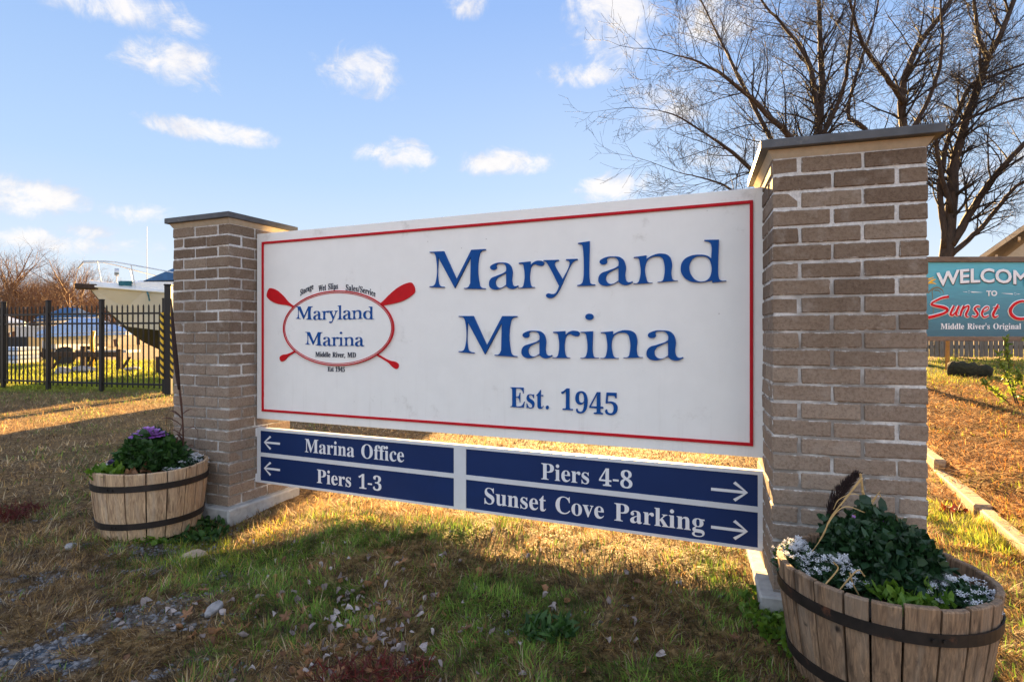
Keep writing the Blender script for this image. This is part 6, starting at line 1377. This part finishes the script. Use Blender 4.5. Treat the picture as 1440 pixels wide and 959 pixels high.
tree(1160, 11.0, [(.6, [(1160, 500, 26), (1150, 300, 19), (1151, 190, 15), (1155, 120, 12), (1153, 50, 9), (1150, -50, 6)]),
                  (-1.2, [(1157, 340, 15), (1138, 240, 12), (1112, 195, 11), (1068, 150, 9), (1025, 112, 6), (985, 88, 4), (950, 78, 2)]),
                  (1.0, [(1155, 360, 14), (1110, 260, 11), (1085, 200, 9), (1040, 110, 7), (1010, 50, 4), (975, -20, 2.5)]),
                  (-.5, [(1150, 330, 11), (1080, 262, 9), (1030, 215, 7), (995, 190, 4), (955, 165, 3), (925, 155, 1.5)]),
                  (.4, [(1153, 180, 10), (1138, 90, 8), (1105, 40, 6), (1070, 0, 4), (1050, -50, 3)]),
                  (-.9, [(1152, 200, 9), (1185, 130, 7), (1195, 60, 5), (1205, -20, 3)]),
                  (-.8, [(1150, 345, 9), (1075, 300, 7), (1020, 262, 4), (985, 250, 2.5), (955, 243, 1.5)])],
     'bare spreading tree behind the tall brick pillar, its crown reaching furthest left', 21, 1.25)
tree(1268, 12.0, [(.3, [(1262, 500, 24), (1268, 300, 18), (1272, 180, 14), (1268, 130, 13), (1290, 65, 10), (1335, 5, 8), (1365, -50, 6)]),
                  (-1.0, [(1270, 145, 11), (1245, 108, 9), (1218, 72, 7), (1200, 20, 5), (1185, -40, 3)]),
                  (.9, [(1268, 260, 10), (1215, 180, 8), (1192, 160, 7), (1208, 95, 6), (1232, 20, 4), (1240, -40, 3)]),
                  (-.5, [(1272, 200, 9), (1310, 130, 7), (1325, 70, 5), (1322, 0, 3)])],
     'bare tree with a forked upright trunk rising just above the cap of the tall pillar', 22, 1.15)
tree(1328, 13.0, [(.4, [(1326, 500, 30), (1333, 330, 22), (1342, 240, 17), (1362, 160, 13), (1385, 95, 11), (1415, 30, 9), (1440, -40, 7)]),
                  (-.8, [(1335, 345, 16), (1372, 290, 13), (1405, 240, 10), (1450, 195, 8), (1510, 160, 5)]),
                  (.6, [(1330, 350, 12), (1322, 260, 10), (1342, 170, 8), (1368, 118, 7), (1400, 105, 6), (1470, 80, 3)]),
                  (-.9, [(1335, 360, 11), (1385, 315, 8), (1430, 262, 6), (1480, 240, 4)]),
                  (.5, [(1392, 85, 9), (1375, 45, 7), (1368, -30, 5)]),
                  (-.3, [(1338, 300, 9), (1318, 215, 7), (1325, 190, 6), (1400, 150, 5), (1470, 130, 3)])],
     'bare tree with a leaning trunk directly above the welcome sign', 23, 1.5)
# brown autumn trees along the yard at the far left
def far_tree(px, Y, hh, seed, label):
    p = px2w(px, 470, Y); root = empty('far_tree', (p.x, Y, 0), 0, label, 'tree', 'brown winter trees beyond the boat yard'); r = random.Random(seed); top = Vector((r.uniform(-.5, .5), 0, hh * .55))
    MB().tube([(0, 0, -.2), top * .5 + Vector((r.uniform(-.2, .2), 0, 0)), top], [.20, .15, .10], 6).build('trunk', M['far_bark'], root); m = MB()
    for i in range(24):
        t = r.uniform(.18, 1); pp = top * t; a = r.uniform(0, 6.28); d_ = Vector((math.cos(a) * .8, math.sin(a) * .8, r.uniform(.5, 1.3))).normalized(); grow(m, r, pp, d_, .055, hh * r.uniform(.26, .44), 1, 3, 4, (0, 9, 7, 0), -.02)
    # keep distant twigs thick enough to read
    tag(m.build('crown', M['far_bark'], root), kind='stuff')
r = random.Random(31)
FT = [(-75, 50, 8.0), (-30, 46, 8.6), (8, 44, 9.4), (30, 55, 8.2), (52, 46, 7.6), (72, 52, 8.4), (97, 45, 8.2), (112, 50, 8.8), (138, 58, 8.0), (165, 52, 6.6), (195, 60, 7.2), (225, 56, 6.8), (-5, 58, 8.2), (42, 60, 8.8), (85, 59, 8.4), (62, 63, 8.6), (125, 61, 8.0), (18, 64, 8.8)]
NM = ['leftmost', 'second', 'tallest', 'thin', 'short', 'broad', 'upright', 'dense']
for i, (px, Y, hh) in enumerate(FT):
    far_tree(px, Y, hh - .2, 300 + i, {2: 'tall bare brown tree at the left edge beyond the boats', 6: 'bare brown tree just left of the cruiser bow', 7: 'bare brown tree directly behind the cruiser bow'}.get(i, 'bare brown winter tree in the row beyond the boat yard'))
